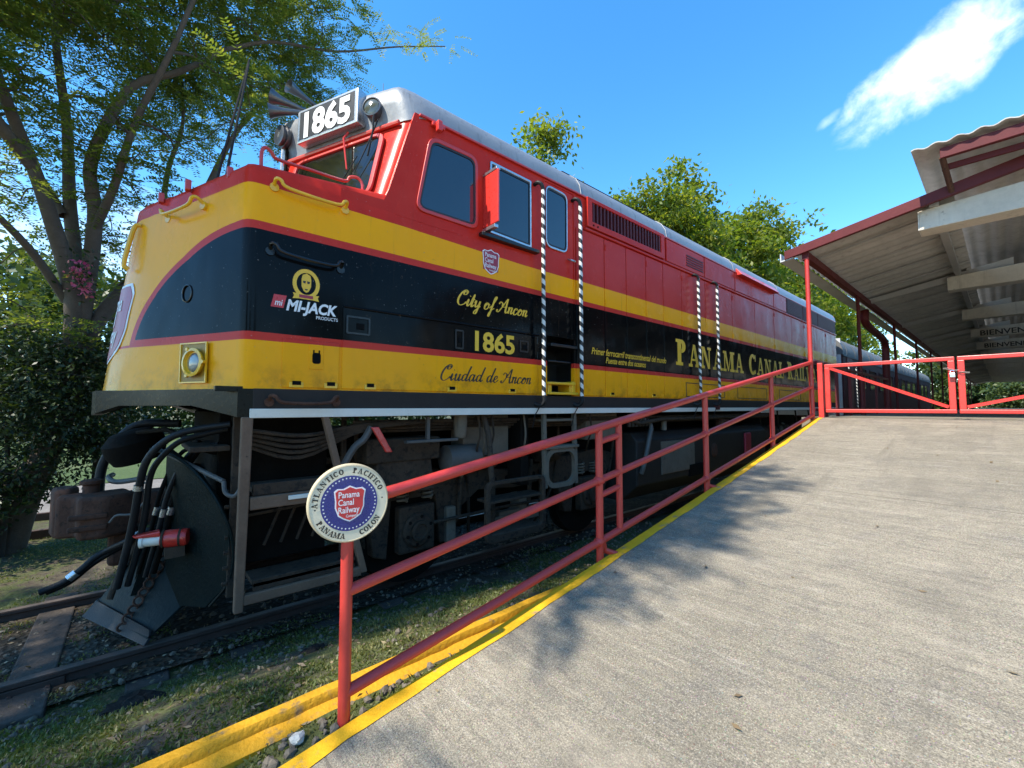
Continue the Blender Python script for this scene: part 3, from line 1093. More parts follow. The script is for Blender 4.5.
loops = []
for z in (3.5, 3.8, 4.1, 4.3, 4.50):
    pts = [(x, y, z) for x, y, a, b in cab_plan(z)]
    loops.append(pts + [mir(p) for p in pts[::-1]])
mb = MB(); mb.loft(loops)
mb.build('cab_front', M['livery'], loco, 32)

# roof : rounded shoulder, front dome over the windshields
loops = []
for a in (-12, 0, 18, 36, 54, 72, 84):
    ar = rad(max(a, 0))
    ins = .35 * (1 - math.cos(ar)) - .014
    z = 4.53 + .35 * math.sin(ar)
    fi = -.026 - .075 * math.sin(min(ar * 1.4, math.pi / 2)) + .30 * (1 - math.cos(ar)) ** 2
    near = [(16.9, YS + ins, z if a >= 0 else 4.515)]
    for k, (x, y, sa, sb) in enumerate(cab_plan(4.5)):
        zz = (z - .03 * sb + .035 * sb * math.sin(ar) + (.0, .05, .08)[max(0, k - 6)] * math.sin(ar)) if a >= 0 else 4.515 - .065 * sb
        near.append((x + fi * sb + (.015 * (k > 0) * (a < 0)) * 0, y + ins * sa * (1 - .35 * sb), zz))
    loops.append(near + [mir(p) for p in near[::-1]])
top = [(p[0] + (.1 if p[0] < 2.2 else 0), p[1] + (.35 if p[1] < YC else -.35) if abs(p[1] - YC) > .5 else p[1], 4.925 + (.07 if abs(p[1] - YC) < .8 else 0)) for p in loops[-1]]
loops.append(top)
mb = MB(); mb.loft(loops)
mb.build('roof', M['roof'], loco, 45)
# rain gutter, roof joints
MB().box(1.9, 16.88, YS - .028, YS + .006, 4.505, 4.527).build('roof_gutter', M['redp'], loco, 0, .004)
for x in (4.22, 6.35, 8.95, 11.5, 14.1):
    MB().tube([(x, YS - .02 + .356 * (1 - math.cos(rad(a))), 4.53 + .362 * math.sin(rad(a))) for a in (0, 20, 40, 60, 80, 90)] + [(x, 5.0, 4.95)], .006, 6).build('roof_joint', M['roof'], loco)
mb = MB(); mb.box(4.3, 7.4, 3.88, 6.1, 4.86, 5.05); mb.build('roof_hatch', M['grime_d'], loco, 0, .02)
mb = MB(); mb.box(8.6, 16.4, 4.1, 6.0, 4.9, 5.0); mb.build('roof_hatch', M['grime_l'], loco, 0, .02)
for x in (9.7, 11.3, 12.9, 14.5):
    MB().lathe((x, YC, 4.98), (0, 0, 1), [(0, .62), (.10, .62), (.13, .58), (.13, .1)], 28).build('roof_fan', M['grime_l'], loco)

# windshields
for sgn in (0, 1):
    quad = [(3.72, 4.37), (4.86, 4.37), (4.82, 3.67), (3.64, 3.67)]
    rp = round_poly(quad, .12, 5)
    ip = round_poly(inset(quad, .055), .09, 5)
    fm = (lambda y, z, o: cf(y, z, o)) if not sgn else (lambda y, z, o: Vector(mir(cf(y, z, o))))
    mb = MB()
    outer = [fm(y, z, .004) for y, z in rp]; inner = [fm(y, z, .004) for y, z in ip]
    mb.frame(outer, inner, (fm(4.3, 4, .025) - fm(4.3, 4, 0)))
    w = mb.build('windshield', M['redp'], loco, 30, .006)
    mb = MB(); mb.prism([fm(y, z, .006) for y, z in ip], fm(4.3, 4, .004) - fm(4.3, 4, 0))
    mb.build('pane', M['wglass'], w, 0)
    if not sgn:
        MB().tube([fm(4.16, 4.47, .06), fm(4.18, 4.40, .07), fm(4.02, 4.02, .05)], [.012, .010, .007], 6).build('wiper_arm', M['redp'], w)
        MB().tube([fm(3.96, 4.16, .035), fm(4.10, 3.80, .035)], .005, 5).build('wiper_blade', M['rubber'], w)
        MB().tube([fm(3.80, 4.48, .07), fm(3.84, 4.2, .06), fm(3.90, 3.95, .05)], [.007, .006, .004], 6).build('wiper_arm', M['rubber'], w)
# visor lip under the silver dome
mb = MB(); mb.tube([cf(3.60, 4.43, .012), cf(4.3, 4.43, .012), cf(YC - .01, 4.43, .012)], .022, 8)
mb.tube([mir(cf(3.60, 4.43, .012)), mir(cf(4.3, 4.43, .012)), mir(cf(YC - .01, 4.43, .012))], .022, 8)
mb.build('visor_lip', M['redp'], loco)

# number boards: boxes angled out over each windshield
b0 = Vector((1.515, 3.955, 0)); b1 = Vector((1.18, 4.72, 0))
be = (b1 - b0).normalized(); bn = Vector((-be.y, be.x, 0)).normalized()
ZB0, ZB1 = 4.50, 4.855
for sgn in (0, 1):
    mp = (lambda p: p) if not sgn else (lambda p: Vector(mir(p)))
    P = lambda t, z, o: mp(b0.lerp(b1, t) + bn * o + Vector((0, 0, z)))
    mb = MB(); mb.hexa([P(0, ZB0, -.08), P(1, ZB0, -.08), P(1, ZB0, .03), P(0, ZB0, .03), P(0, ZB1, -.12), P(1, ZB1, -.12), P(1, ZB1, .02), P(0, ZB1, .02)])
    nb = mb.build('number_board', M['alu'], loco, 0, .015)
    mb = MB(); mb.hexa([P(.05, ZB0 + .03, .01), P(.95, ZB0 + .03, .01), P(.95, ZB0 + .03, .0315), P(.05, ZB0 + .03, .0315), P(.05, ZB1 - .03, .01), P(.95, ZB1 - .03, .01), P(.95, ZB1 - .03, .0235), P(.05, ZB1 - .03, .0235)])
    mb.build('number_panel', M['blkl'], nb, 0)
    if not sgn:
        o0 = P(.93, ZB0 + .045, .0325); ex_ = (P(0, 4.5, 0) - P(1, 4.5, 0)).normalized(); ey_ = (P(.5, ZB1 - .03, .0235) - P(.5, ZB0 + .03, .0315)).normalized()
        font_text('number_digits', '1865', plane_map(o0, ex_, ey_, bn), .355, M['whitel'], nb, wx=.97, bold=.042, space=1.02, depth=.003)
        MB().box(1.36, 1.42, 4.30, 4.36, 4.85, 4.88).build('board_clip', M['black'], nb)
# round lamps on the dome
for p, r in (((1.575, 3.82, 4.625), .095),):
    for q in (Vector(p), Vector(mir(p))):
        dn = Vector((-.75, -.60 if q.y < YC else .60, .05)).normalized()
        l = MB().lathe(q - dn * .165, dn, [(0, r * .95), (.12, r * .95), (.15, r), (.17, r), (.175, r * .86), (.16, r * .8)], 28).build('marker_lamp', M['horn'], loco)
        MB().lathe(q - dn * .008, dn, [(0, r * .8), (.010, r * .78), (.020, r * .5), (.024, .01)], 24).build('lens', M['lens_d'], l)
MB().tube([(1.62, 3.84, 4.62), (1.58, 3.78, 4.50), (1.57, 3.76, 4.36), (1.54, 3.80, 4.12)], .009, 5).build('lamp_cable', M['rubber'], loco)
# central headlight housing
for zc in (4.69,):
    l = MB().lathe((1.24, 5.03, zc), (-1, -.25, 0), [(0, .10), (.10, .10), (.13, .12), (.16, .12), (.165, .10), (.2, .105), (.205, .09)], 28).build('headlight', M['horn'], loco)
    MB().lathe((1.06, 4.985, zc), (-1, -.25, 0), [(0, .09), (.012, .08), (.022, .01)], 24).build('lens', M['lens'], l)
    MB().cyl((1.14, 5.0, 4.60), (1.12, 4.99, 4.30), .018, 8).build('lamp_post', M['grime_d'], l)
# air horns
for (mo, en, rr) in (((.99, 5.1, 5.15), (1.34, 4.95, 5.06), .088), ((.955, 5.0, 4.92), (1.30, 4.85, 4.98), .080), ((1.13, 5.0, 5.29), (1.46, 5.1, 5.26), .075)):
    mo, en = Vector(mo), Vector(en)
    l_ = (mo - en).length
    h = MB().lathe(en, mo - en, [(0, .022), (l_ * .35, .028), (l_ * .6, .038), (l_ * .8, .052), (l_ * .93, rr * .82), (l_, rr), (l_ - .006, rr * .93), (l_ * .85, .045)], 24).build('air_horn', M['horn'], loco)
    MB().cyl(en.lerp(mo, .15), en.lerp(mo, .1) - Vector((0, 0, .2)), .014, 8).build('horn_bracket', M['grime'], h)
# whip antennas on the nose
for (x, y, tx, ty, tz) in ((.45, 4.72, .72, 4.75, 5.20), (.52, 4.62, .71, 4.70, 5.12)):
    a = MB().tube([(x, y, 3.62), (x + (tx - x) * .25, y, 4.05), (tx, ty, tz)], [.014, .012, .008], 6).build('whip_antenna', M['rubber'], loco)
    MB().lathe((x, y, 3.56), (0, 0, 1), [(0, .05), (.03, .045), (.05, .02), (.10, .02)], 12).build('antenna_mount', M['pipe'], a)
MB().tube([(1.9, 4.3, 4.9), (1.9, 4.3, 5.3)], [.006, .003], 5).build('whip_antenna', M['pipe'], loco)
MB().lathe((1.9, 4.3, 4.9), (0, 0, 1), [(0, .06), (.03, .06), (.05, .02)], 12).build('antenna_mount', M['redp'], loco)
# hood-top guard bar and brackets
MB().tube(catmull([(.645, 3.60, 3.55), (.645, 3.60, 3.70), (.67, 3.60, 3.75), (.71, 3.60, 3.73), (.76, 3.61, 3.695), (1.0, 3.61, 3.70), (1.26, 3.60, 3.70), (1.30, 3.585, 3.74), (1.36, 3.57, 3.75), (1.40, 3.56, 3.70), (1.40, 3.56, 3.60)], 4), .013, 8).build('guard_bar', M['redp'], loco)
for (x, y) in ((.25, 4.19), (.47, 3.76), (.1, 4.6)):
    MB().box(x - .02, x + .02, y - .03, y + .03, 3.5, 3.585).build('hood_bracket', M['redp'], loco, 0, .008)


# side windows
def side_window(name, quad, fr, material, r, glassr=None, depth=.02, gm=None):
    o = round_poly(quad, r, 6)
    i = round_poly(inset(quad, fr), r * .75, 6)
    mb = MB(); mb.frame([(x, YS, z) for x, z in o], [(x, YS, z) for x, z in i], (0, -depth, 0))
    w = mb.build(name, material, loco, 30, .005)
    mb = MB(); mb.prism([(x, YS, z) for x, z in i], (0, -.006, 0))
    mb.build('pane', gm or M['glass'], w, 0)
    MB().frame([(x, YS - .006, z) for x, z in i], [(x, YS - .006, z) for x, z in inset(i, .022)], (0, -.008, 0)).build('rubber_seal', M['gasket'], w, 30)
    return w


side_window('cab_window', [(2.01, 4.37), (2.575, 4.37), (2.585, 3.60), (1.865, 3.60)], .05, M['redp'], .11)
side_window('sliding_window', [(2.74, 4.40), (3.34, 4.39), (3.34, 3.60), (2.74, 3.62)], .035, M['alu'], .02)
MB().box(2.60, 3.42, YS - .07, YS, 3.545, 3.585).build('window_sill', M['black'], loco, 0, .006)
side_window('door_window', [(3.58, 4.445), (3.96, 4.43), (3.955, 3.68), (3.58, 3.68)], .03, M['alu'], .10)
# door outline
mb = MB()
for (x0, x1, z0, z1) in ((3.545, 3.56, 2.62, 4.49), (4.085, 4.10, 2.62, 4.49), (3.56, 4.085, 4.478, 4.49)):
    mb.box(x0, x1, YS - .010, YS + .001, z0, z1)
mb.build('door_frame', M['livery'], loco, 0)
MB().tube([(3.98, YS, 3.62), (3.98, YS - .05, 3.60), (4.06, YS - .05, 3.60)], .012, 6).build('door_handle', M['alu'], loco)
# wind deflector standing out from the side in front of the sliding window
mb = MB(); mb.box(2.655, 2.675, YS - .25, YS, 3.645, 4.19)
wd = mb.build('wind_deflector', M['redb'], loco, 0, .006)
MB().box(2.65, 2.70, YS - .23, YS, 4.19, 4.22).build('bracket', M['alu'], wd, 0, .004)
MB().box(2.65, 2.70, YS - .20, YS, 3.60, 3.635).build('bracket', M['alu'], wd, 0, .004)
MB().box(2.02, 2.16, YS - .05, YS, 4.46, 4.50).box(2.05, 2.10, YS - .10, YS - .05, 4.40, 4.50).build('lifting_lug', M['redb'], loco, 0, .008)

# lower seams and hatches of the front part
for (x0, x1, z0, z1, b) in ((.80, 1.215, 1.935, 2.30, .006), (1.235, 3.44, 1.935, 2.60, .008)):
    MB().box(x0, x1, YS - .010, YS + .004, z0, z1).build('side_hatch', M['livery'], loco, 0, b)
MB().box(.985, 1.09, YS - .016, YS, 2.08, 2.28).build('socket_cover', M['livery'], loco, 0, .004)
mb = MB(); mb.prism([(x, YS - .016, z) for x, z in rrect(1.038, 2.165, .062, .085, .02)], (0, -.003, 0)); mb.box(1.012, 1.022, YS - .019, YS - .016, 2.2, 2.228); mb.box(1.052, 1.062, YS - .019, YS - .016, 2.2, 2.228)
mb.build('socket', M['recess'], loco, 0)
MB().tube([(1.24, YS - .006, 2.605), (3.46, YS - .006, 2.615)], .012, 8).build('side_rib', M['livery'], loco)
for (x, z, w, h) in ((1.36, 2.46, .20, .15), (2.36, 2.45, .10, .19), (3.22, 2.46, .13, .13)):
    p = MB().frame([(a, YS - .010, b) for a, b in rrect(x, z, w, h, .012)], [(a, YS - .010, b) for a, b in rrect(x, z, w - .03, h - .03, .008)], (0, -.010, 0)).build('latch_plate', M['black'], loco, 0)
    MB().box(x - .012, x + .05, YS - .018, YS - .011, z - .03, z + .02).build('latch', M['recess'], p, 0)
for x in (.90, 1.15, 1.47, 2.28, 3.05, 4.85, 5.9):
    p = MB().box(x - .05, x + .05, YS - .020, YS, 1.935, 1.975).build('hinge', M['yelp'], loco, 0, .004)
    MB().box(x - .03, x + .03, YS - .024, YS - .019, 1.955, 1.985).build('hinge_slot', M['recess'], p, 0)

# door recess with steps
MB().box(3.57, 4.11, YS + .30, YS + .33, 1.90, 2.65).box(3.565, 3.60, YS + .05, YS + .3, 1.9, 2.65).box(4.08, 4.115, YS + .05, YS + .3, 1.9, 2.65).box(3.57, 4.11, YS + .05, YS + .3, 2.63, 2.66).build('door_well', M['black'], loco, 0)
MB().box(3.61, 4.07, YS - .06, YS + .24, 2.50, 2.535).box(3.62, 4.0, YS - .01, YS + .22, 2.32, 2.34).build('step', M['black'], loco, 0, .005)
MB().box(3.58, 4.10, YS - .05, YS + .28, 1.935, 1.965).box(3.60, 4.08, YS - .03, YS + .24, 2.055, 2.085).box(3.62, 3.68, YS, YS + .2, 1.96, 2.06).box(4.0, 4.06, YS, YS + .2, 1.96, 2.06).build('step', M['yelp'], loco, 0, .006)
MB().box(4.02, 4.075, YS - .02, YS + .2, 1.965, 2.10).build('step_bracket', M['yelp'], loco, 0, .006)

# louvre box
lv = MB().frame([(4.32, YS, 4.13), (6.24, YS, 4.13), (6.24, YS, 4.525), (4.32, YS, 4.525)], [(4.42, YS, 4.215), (6.14, YS, 4.215), (6.14, YS, 4.475), (4.42, YS, 4.475)], (0, -.045, 0)).build('louvre', M['livery'], loco, 0, .006)
MB().box(4.42, 6.14, YS - .006, YS, 4.215, 4.475).build('louvre_void', M['recess'], lv, 0)
mb = MB()
for x in np.arange(4.455, 6.12, .078):
    mb.box(x - .012, x + .018, YS - .038, YS - .004, 4.217, 4.473)
mb.build('louvre_slats', M['fascia'], lv, 0)
for x in (4.44, 4.53):
    MB().cyl((x, YS - .05, 4.17), (x, YS - .043, 4.17), .014, 8).build('bolt', M['recess'], lv)
# ledge along the hood, upper panels
MB().box(4.28, 16.85, YS - .04, YS, 4.075, 4.11).build('hood_ledge', M['livery'], loco, 0, .01)
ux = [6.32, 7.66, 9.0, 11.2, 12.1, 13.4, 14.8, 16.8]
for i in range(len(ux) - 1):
    m_ = M['livery'] if i < 4 else M['fascia']  # rear upper panels take the darker maroon
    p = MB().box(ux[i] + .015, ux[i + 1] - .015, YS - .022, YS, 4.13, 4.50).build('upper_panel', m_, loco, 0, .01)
    if i == 0:
        mb = MB()
        for k in range(5):
            mb.box(6.99, 7.60, YS - .030, YS - .021, 4.20 + k * .042, 4.222 + k * .042)
        mb.build('small_louvre', M['fascia'], p, 0)
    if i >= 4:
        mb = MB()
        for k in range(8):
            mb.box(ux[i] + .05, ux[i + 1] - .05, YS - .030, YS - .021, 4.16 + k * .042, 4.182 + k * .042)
        mb.build('rear_louvre', M['fascia'], p, 0)
mb = MB(); mb.hexa([(9.1, YS - .13, 4.46), (11.3, YS - .13, 4.46), (11.3, YS, 4.46), (9.1, YS, 4.46), (9.1, YS - .025, 4.60), (11.3, YS - .025, 4.60), (11.3, YS + .05, 4.62), (9.1, YS + .05, 4.62)])
mb.build('air_intake_hood', M['redp'], loco, 0, .01)
# engine room doors with seams
dx = [4.12, 4.70, 5.21, 5.72, 6.22, 6.81, 7.68, 8.84, 10.02, 11.2, 12.46, 13.5, 14.44, 15.6, 16.84]
for i in range(len(dx) - 1):
    MB().box(dx[i] + .007, dx[i + 1] - .007, YS - .014, YS + .002, 2.335, 4.07).build('engine_door', M['livery'], loco, 0, .005)
    MB().box(dx[i] + .007, dx[i + 1] - .007, YS - .012, YS + .002, 1.935, 2.322).build('lower_door', M['livery'], loco, 0, .005)
    for z in (3.95, 3.2, 2.6):
        if i % 2:
            MB().cyl((dx[i] + .02, YS - .018, z - .04), (dx[i] + .02, YS - .018, z + .04), .010, 6).build('door_hinge', M['livery'], loco)
for (x0, x1) in ((6.9, 8.4), (9.0, 10.6), (11.4, 13)):
    MB().frame([(x0, YS - .012, 1.96), (x1, YS - .012, 1.96), (x1, YS - .012, 2.20), (x0, YS - .012, 2.20)], [(x0 + .012, YS - .012, 1.972), (x1 - .012, YS - .012, 1.972), (x1 - .012, YS - .012, 2.188), (x0 + .012, YS - .012, 2.188)], (0, -.006, 0)).build('seam_strip', M['gasket'], loco, 0)

# striped grab rails
for (x, z0, z1, i) in ((3.445, 1.86, 4.34, 0), (4.105, 1.86, 4.36, 1), (7.24, 1.88, 4.04, 0), (7.98, 1.88, 4.05, 1)):
    y = YS - .10
    gr = MB().tube([(x, y, z0 + .04), (x, y, z1 - .03)], .0235, 10).build('striped_grab_rail', M['rope'], loco, 60)
    MB().tube(catmull([(x - .045, YS, z1 + .03), (x - .045, YS - .06, z1 + .035), (x - .02, y, z1 + .0), (x, y, z1 - .06)], 4), .022, 8).build('rail_bracket', M['rubber'], gr)
    MB().tube(catmull([(x - .0, y, z0 + .06), (x, y - .005, z0 - .01), (x - .02, YS - .06, z0 - .05), (x - .05, YS, z0 - .03)], 4), .026, 8).build('rail_bracket', M['rubber'], gr)
    MB().tube([(x - .02, YS - .07, z0 - .05), (x - .09, YS - .05, z0 - .16), (x - .10, YS - .02, z0 - .3)], .006, 5).build('tie_wire', M['rubber'], gr)
# nose grab irons
def iron(name, a, b, out, m, r=.013, drop=.0):
    a, b, out = Vector(a), Vector(b), Vector(out)
    d = (b - a).normalized()
    up = Vector((0, 0, .05))
    o = MB().tube(catmull([a + up * .2, a + out * .7 + up * .9, a + out + up * .75 + d * .03, a + out + d * .09 - up * .1, b + out - d * .09 - up * .1, b + out + up * .75 - d * .03, b + out * .7 + up * .9, b + up * .2], 4), r, 8).build(name, m, loco)
    for p in (a, b):
        MB().cyl(p - out * .1, p + out * .2, .032, 10).build('iron_foot', m, o)
    return o


iron('grab_iron', (.715, YS, 3.415), (1.235, YS, 3.40), (0, -.075, 0), M['yelp'])
fn = Vector((-.885, -.465, 0))
iron('grab_iron', (.344, 4.01, 3.34), (.155, 4.49, 3.34), fn * .08, M['yelp'])
iron('grab_iron', (.70, YS, 2.93), (1.21, YS, 2.90), (0, -.07, 0), M['black'])
iron('grab_iron', (.72, YS - .02, 1.825), (1.19, YS - .02, 1.825), (0, -.07, -.0), M['rust'])
# class lamp on the black facet, step and notch on the nose centre
fn = Vector((-.890, -.456, 0))
_u = Vector((-.456, .890, 0))
MB().tube([Vector((.266, 4.096, 2.66)) + _u * .055 * math.cos(a) + Vector((0, 0, .065 * math.sin(a))) + fn * .002 for a in np.linspace(0, 2 * math.pi, 25)], .006, 6, False).build('blanked_lamp', M['black'], loco)
MB().tube(catmull([(-.02, 4.86, 3.36), (-.06, 4.86, 3.34), (-.09, 4.86, 3.2), (-.12, 4.86, 3.0), (-.09, 4.86, 2.96)], 4), .018, 8).build('grab_iron', M['yelp'], loco)
# low headlight in its recess on the near facet
hc = Vector((.321, 3.938, 2.125))
fe = Vector((-.483, .875, 0)); fn = Vector((-.875, -.483, .03))
P = lambda u, z, o: hc + fe * u + Vector((-.05 * 0, 0, z)) + fn * o
hb = MB().frame([P(-.145, -.16, .012), P(.14, -.16, .012), P(.14, .14, .012), P(-.145, .14, .012)], [P(-.135, -.15, .012), P(.13, -.15, .012), P(.13, .13, .012), P(-.135, .13, .012)], fn * .012).build('headlight', M['yelp'], loco, 0)
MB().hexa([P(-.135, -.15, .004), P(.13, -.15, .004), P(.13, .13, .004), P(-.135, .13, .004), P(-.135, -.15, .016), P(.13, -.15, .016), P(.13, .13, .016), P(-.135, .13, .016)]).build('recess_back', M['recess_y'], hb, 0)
MB().lathe(P(-.03, -.01, .012), fn, [(0, .085), (.03, .105), (.038, .105), (.042, .085), (.02, .08)], 28).build('bezel', M['yelp'], hb)
MB().lathe(P(-.03, -.01, .022), fn, [(0, .080), (.010, .072), (.018, .045), (.022, .01)], 24).build('lens', M['lens'], hb)
for a in (60, 180, 300):
    q = P(-.03 + math.cos(rad(a)) * .112, -.01 + math.sin(rad(a)) * .112, .03)
    MB().cyl(q, q + fn * .022, .014, 6).build('clamp', M['yelp'], hb)

# lettering on the side
EX, EZ, NY = (1, 0, 0), (0, 0, 1), (0, -1, 0)
side = lambda x, z, o=.0: plane_map((x, YS - o, z), EX, EZ, NY)
script_text('name_lettering', 'City of Ancon', side(2.32, 2.80), .155, M['yell'], loco, wx=1.03, w=.042)
script_text('name_lettering', 'Ciudad de Ancon', side(2.13, 2.045, .010), .15, M['blkl'], loco, wx=1.06, w=.036)
font_text('number_lettering', '1865', side(2.50, 2.365, .010), .275, M['yell'], loco, wx=1.08, bold=.03, space=1.0)
slab_text('railway_lettering', 'PANAMA CANAL RAILWAY', side(6.58, 2.475, .0145), .43, M['yell'], loco, wx=1.06, small=.90, gap=.05)
font_text('motto_lettering', 'Primer ferrocarril transcontinental del mundo', side(4.40, 2.475, .0145), .125, M['yell'], loco, wx=.80, shear=.3, bold=.014)
font_text('motto_lettering', 'Puente entre dos oceanos', side(4.70, 2.375, .0145), .115, M['yell'], loco, wx=.80, shear=.3, bold=.014)
font_text('maker_lettering', 'MI-JACK', side(.815, 2.515), .115, M['whitel'], loco, wx=.86, shear=.22, bold=.035)
font_text('maker_lettering', 'PRODUCTS', side(1.03, 2.472), .036, M['whitel'], loco, wx=.9, bold=.01)
mk = MB().prism([side(.715, 2.525)(x, z, .001) for x, z in ((0, 0), (.085, 0), (.105, .095), (.02, .095))], (0, -.002, 0)).build('maker_logo', M['shield'], loco, 0)
font_text('logo_lettering', 'mi', side(.738, 2.540, .003), .065, M['whitel'], mk, wx=.8, shear=.2, bold=.015)
# round yellow emblem : ring, crest and ribbon
em = side(.955, 2.735)
ringo = ring_pts(0, 0, .098, .115, 0, 360, 32)[:-1]; ringi = ring_pts(0, 0, .070, .085, 0, 360, 32)[:-1]
eb = MB().frame([em(x, y, .001) for x, y in ringo], [em(x, y, .001) for x, y in ringi], (0, -.002, 0)).build('round_emblem', M['yell'], loco, 0)
MB().prism([em(x, y, .001) for x, y in ((-.035, .035), (-.028, .066), (0, .082), (.028, .066), (.035, .035), (.034, -.02), (.018, -.058), (0, -.068), (-.018, -.058), (-.034, -.02))], (0, -.0015, 0)).build('crest', M['yell'], eb, 0)
MB().prism([em(x, y, .0026) for x, y in ((-.027, .02), (-.004, .022), (-.007, .002), (-.022, .004))], (0, -.001, 0)).prism([em(x, y, .0026) for x, y in ((.027, .02), (.004, .022), (.007, .002), (.022, .004))], (0, -.001, 0)).prism([em(x, y, .0026) for x, y in ((-.012, -.04), (.012, -.04), (.006, -.05), (-.006, -.05))], (0, -.001, 0)).build('crest_marks', M['blkl'], eb, 0)
MB().prism([em(x, y, .003) for x, y in ((-.095, -.125), (-.085, -.10), (-.095, -.08), (-.05, -.085), (.05, -.085), (.095, -.08), (.085, -.10), (.095, -.125), (.05, -.12), (-.05, -.12))], (0, -.001, 0)).build('ribbon', M['yell'], eb, 0)
MB().prism([em(x, y, .0045) for x, y in ((-.05, -.112), (.05, -.112), (.05, -.088), (-.05, -.088))], (0, -.001, 0)).build('ribbon_panel', M['shield_d'], eb, 0)
# small shield on the yellow band, large shield on the nose front
bd = MB().box(2.66, 2.86, YS - .0022, YS - .0008, 3.22, 3.42).build('shield_badge', M['shield_d'], loco, 0)
shield_parts(plane_map((2.76, YS - .002, 3.315), EX, EZ, NY), .225, .235, bd, M['shield_d'])
bd.hide_render = False
nose_ex = Vector((.045 + .04, -.28, 0)).normalized()


def nose_pt(u, v, o):
    """shield laid on the curved nose front; u across, v up"""
    y = YC + .0 - u
    z = 2.50 + v
    lp = nose_loop(z)
    near = [(p[1], p[0]) for p in lp[1:10]]
    yy = y if y <= YC else 2 * YC - y
    x = np.interp(yy, [a for a, b in near], [b for a, b in near])
    return Vector((float(x) - .004 - o, y, z))


W_, H_ = .62, .62
mb = MB(); N = 10
for (k, oo, mm, nm) in ((1, .0, M['whitel'], 'nose_shield_border'), (.93, .004, M['shield_d'], 'nose_shield')):
    rows_ = []
    for j in range(15):
        v = -.56 + 1.10 * j / 14
        hw = np.interp(v, [-.58, -.5, -.38, -.12, .1, .40, .48, .56], [.02, .18, .36, .46, .46, .5, .44, .38])
        rows_.append([nose_pt(W_ * k * hw * (-1 + 2 * i / 16), H_ * k * v, oo) for i in range(17)])
    MB().sheet(rows_, (-.003, 0, 0)).build(nm, mm, loco, 30)
for (t, v, sz) in (('Panama', .17, .20), ('Canal', -.05, .20), ('Railway', -.27, .20)):
    cu_pm = lambda x, y, h, v=v: nose_pt(x - .23, H_ * v + y, .008 + h)
    font_text('nose_lettering', t, cu_pm, sz, M['whitel'], loco, wx=.64, bold=.012)

# sill, skirt, stripe
MB().box(.62, 16.9, YS - .012, YS + .2, 1.765, 1.922).box(.62, 16.9, YF - .2, YF + .012, 1.765, 1.922).build('side_sill', M['sill'], loco, 0, .006)
MB().box(.60, 16.88, YS - .03, YS - .0125, 1.712, 1.778).build('white_sill_stripe', M['white'], loco, 0, .004)
MB().box(.9, 16.8, 3.8, 6.3, 1.70, 1.90).build('underframe', M['grime_d'], loco, 0)
# pilot skirt: bent along the nose plan with an arched opening



plan = [(.64, YS - .01), (.53, YS + .01), (.49, YS + .08), (.30, 3.86), (.12, 4.18), (-.10, 4.55), (-.24, 4.70), (-.28, 5.05)]
plan_b = [1.72, 1.72, 1.735, 1.80, 1.80, 1.80, 1.74, 1.72]
full = plan + [(x, 2 * YC - y) for x, y in plan[-2::-1]]
fb = plan_b + plan_b[-2::-1]
MB().sheet([[(x, y, 1.918) for x, y in full], [(x, y, z) for (x, y), z in zip(full, fb)]], (.06, .0, 0)).build('pilot_skirt', M['skirt'], loco, 30)
mb = MB(); mb.prism([(x + .02, y, 1.905) for x, y in full], (0, 0, .014)); mb.build('nose_deck', M['skirt'], loco, 0)
MB().box(.40, .72, YS + .02, YS + .1, 1.90, 1.935).build('deck_notch', M['skirt'], loco, 0)

# corner step frame
y0, y1 = 3.47, 3.53
sf = MB()
sf.hexa([(.545, y0, .39), (.60, y0, .39), (.60, y1, .39), (.545, y1, .39), (.555, y0, 1.72), (.625, y0, 1.72), (.625, y1, 1.72), (.555, y1, 1.72)])
sf.hexa([(1.42, y0, .45), (1.47, y0, .45), (1.47, y1, .45), (1.42, y1, .45), (1.09, y0, 1.72), (1.14, y0, 1.72), (1.14, y1, 1.72), (1.09, y1, 1.72)])
sf.box(.60, 1.42, y0 + .004, y1 - .004, .43, .50)
sf.box(.62, 1.30, y0 + .004, y1 - .004, 1.07, 1.16)
frame_o = sf.build('step_frame', M['brown'], loco, 0, .008)
MB().box(.66, 1.38, 3.50, 3.80, .53, .56).box(.66, 1.38, 3.50, 3.53, .50, .58).build('step_tread', M['grime'], frame_o, 0, .004)
MB().box(.64, 1.26, 3.50, 3.80, 1.18, 1.22).box(.64, 1.26, 3.495, 3.53, 1.165, 1.245).build('step_tread', M['grime'], frame_o, 0, .004)
MB().box(.86, 1.28, 3.452, 3.468, 1.115, 1.145).build('step_edge', M['white'], frame_o, 0, .003)
mb = MB()
mb.hexa([(.545, 3.80, .39), (.60, 3.80, .39), (.60, 3.84, .39), (.545, 3.84, .39), (.555, 3.80, 1.72), (.625, 3.80, 1.72), (.625, 3.84, 1.72), (.555, 3.84, 1.72)])
MB().box(1.36, 1.40, 3.80, 3.84, .45, 1.7).build('step_back_frame', M['grime'], frame_o, 0, .006)
mb.build('step_back_frame', M['grime'], frame_o, 0, .006)
mb = MB()
for k in range(5):
    mb.tube(catmull([(.62, 3.6 + .04 * k, 1.62 - .03 * k), (1.0, 3.58 + .03 * k, 1.57 - .045 * k), (1.5, 3.6, 1.64 - .01 * k), (2.4, 3.7, 1.66)], 5), .016, 6)
for k in range(4):
    mb.tube([(.8 + .12 * k, 3.9, .7), (1.0 + .11 * k, 3.9, 1.2)], .012, 6)
mb.tube([(.62, 3.88, .95), (1.5, 3.88, 1.0)], .012, 6)
mb.tube([(.7, 4.1, 1.3), (1.6, 4.1, 1.3)], .03, 8)
mb.build('air_pipes', M['grime'], loco)

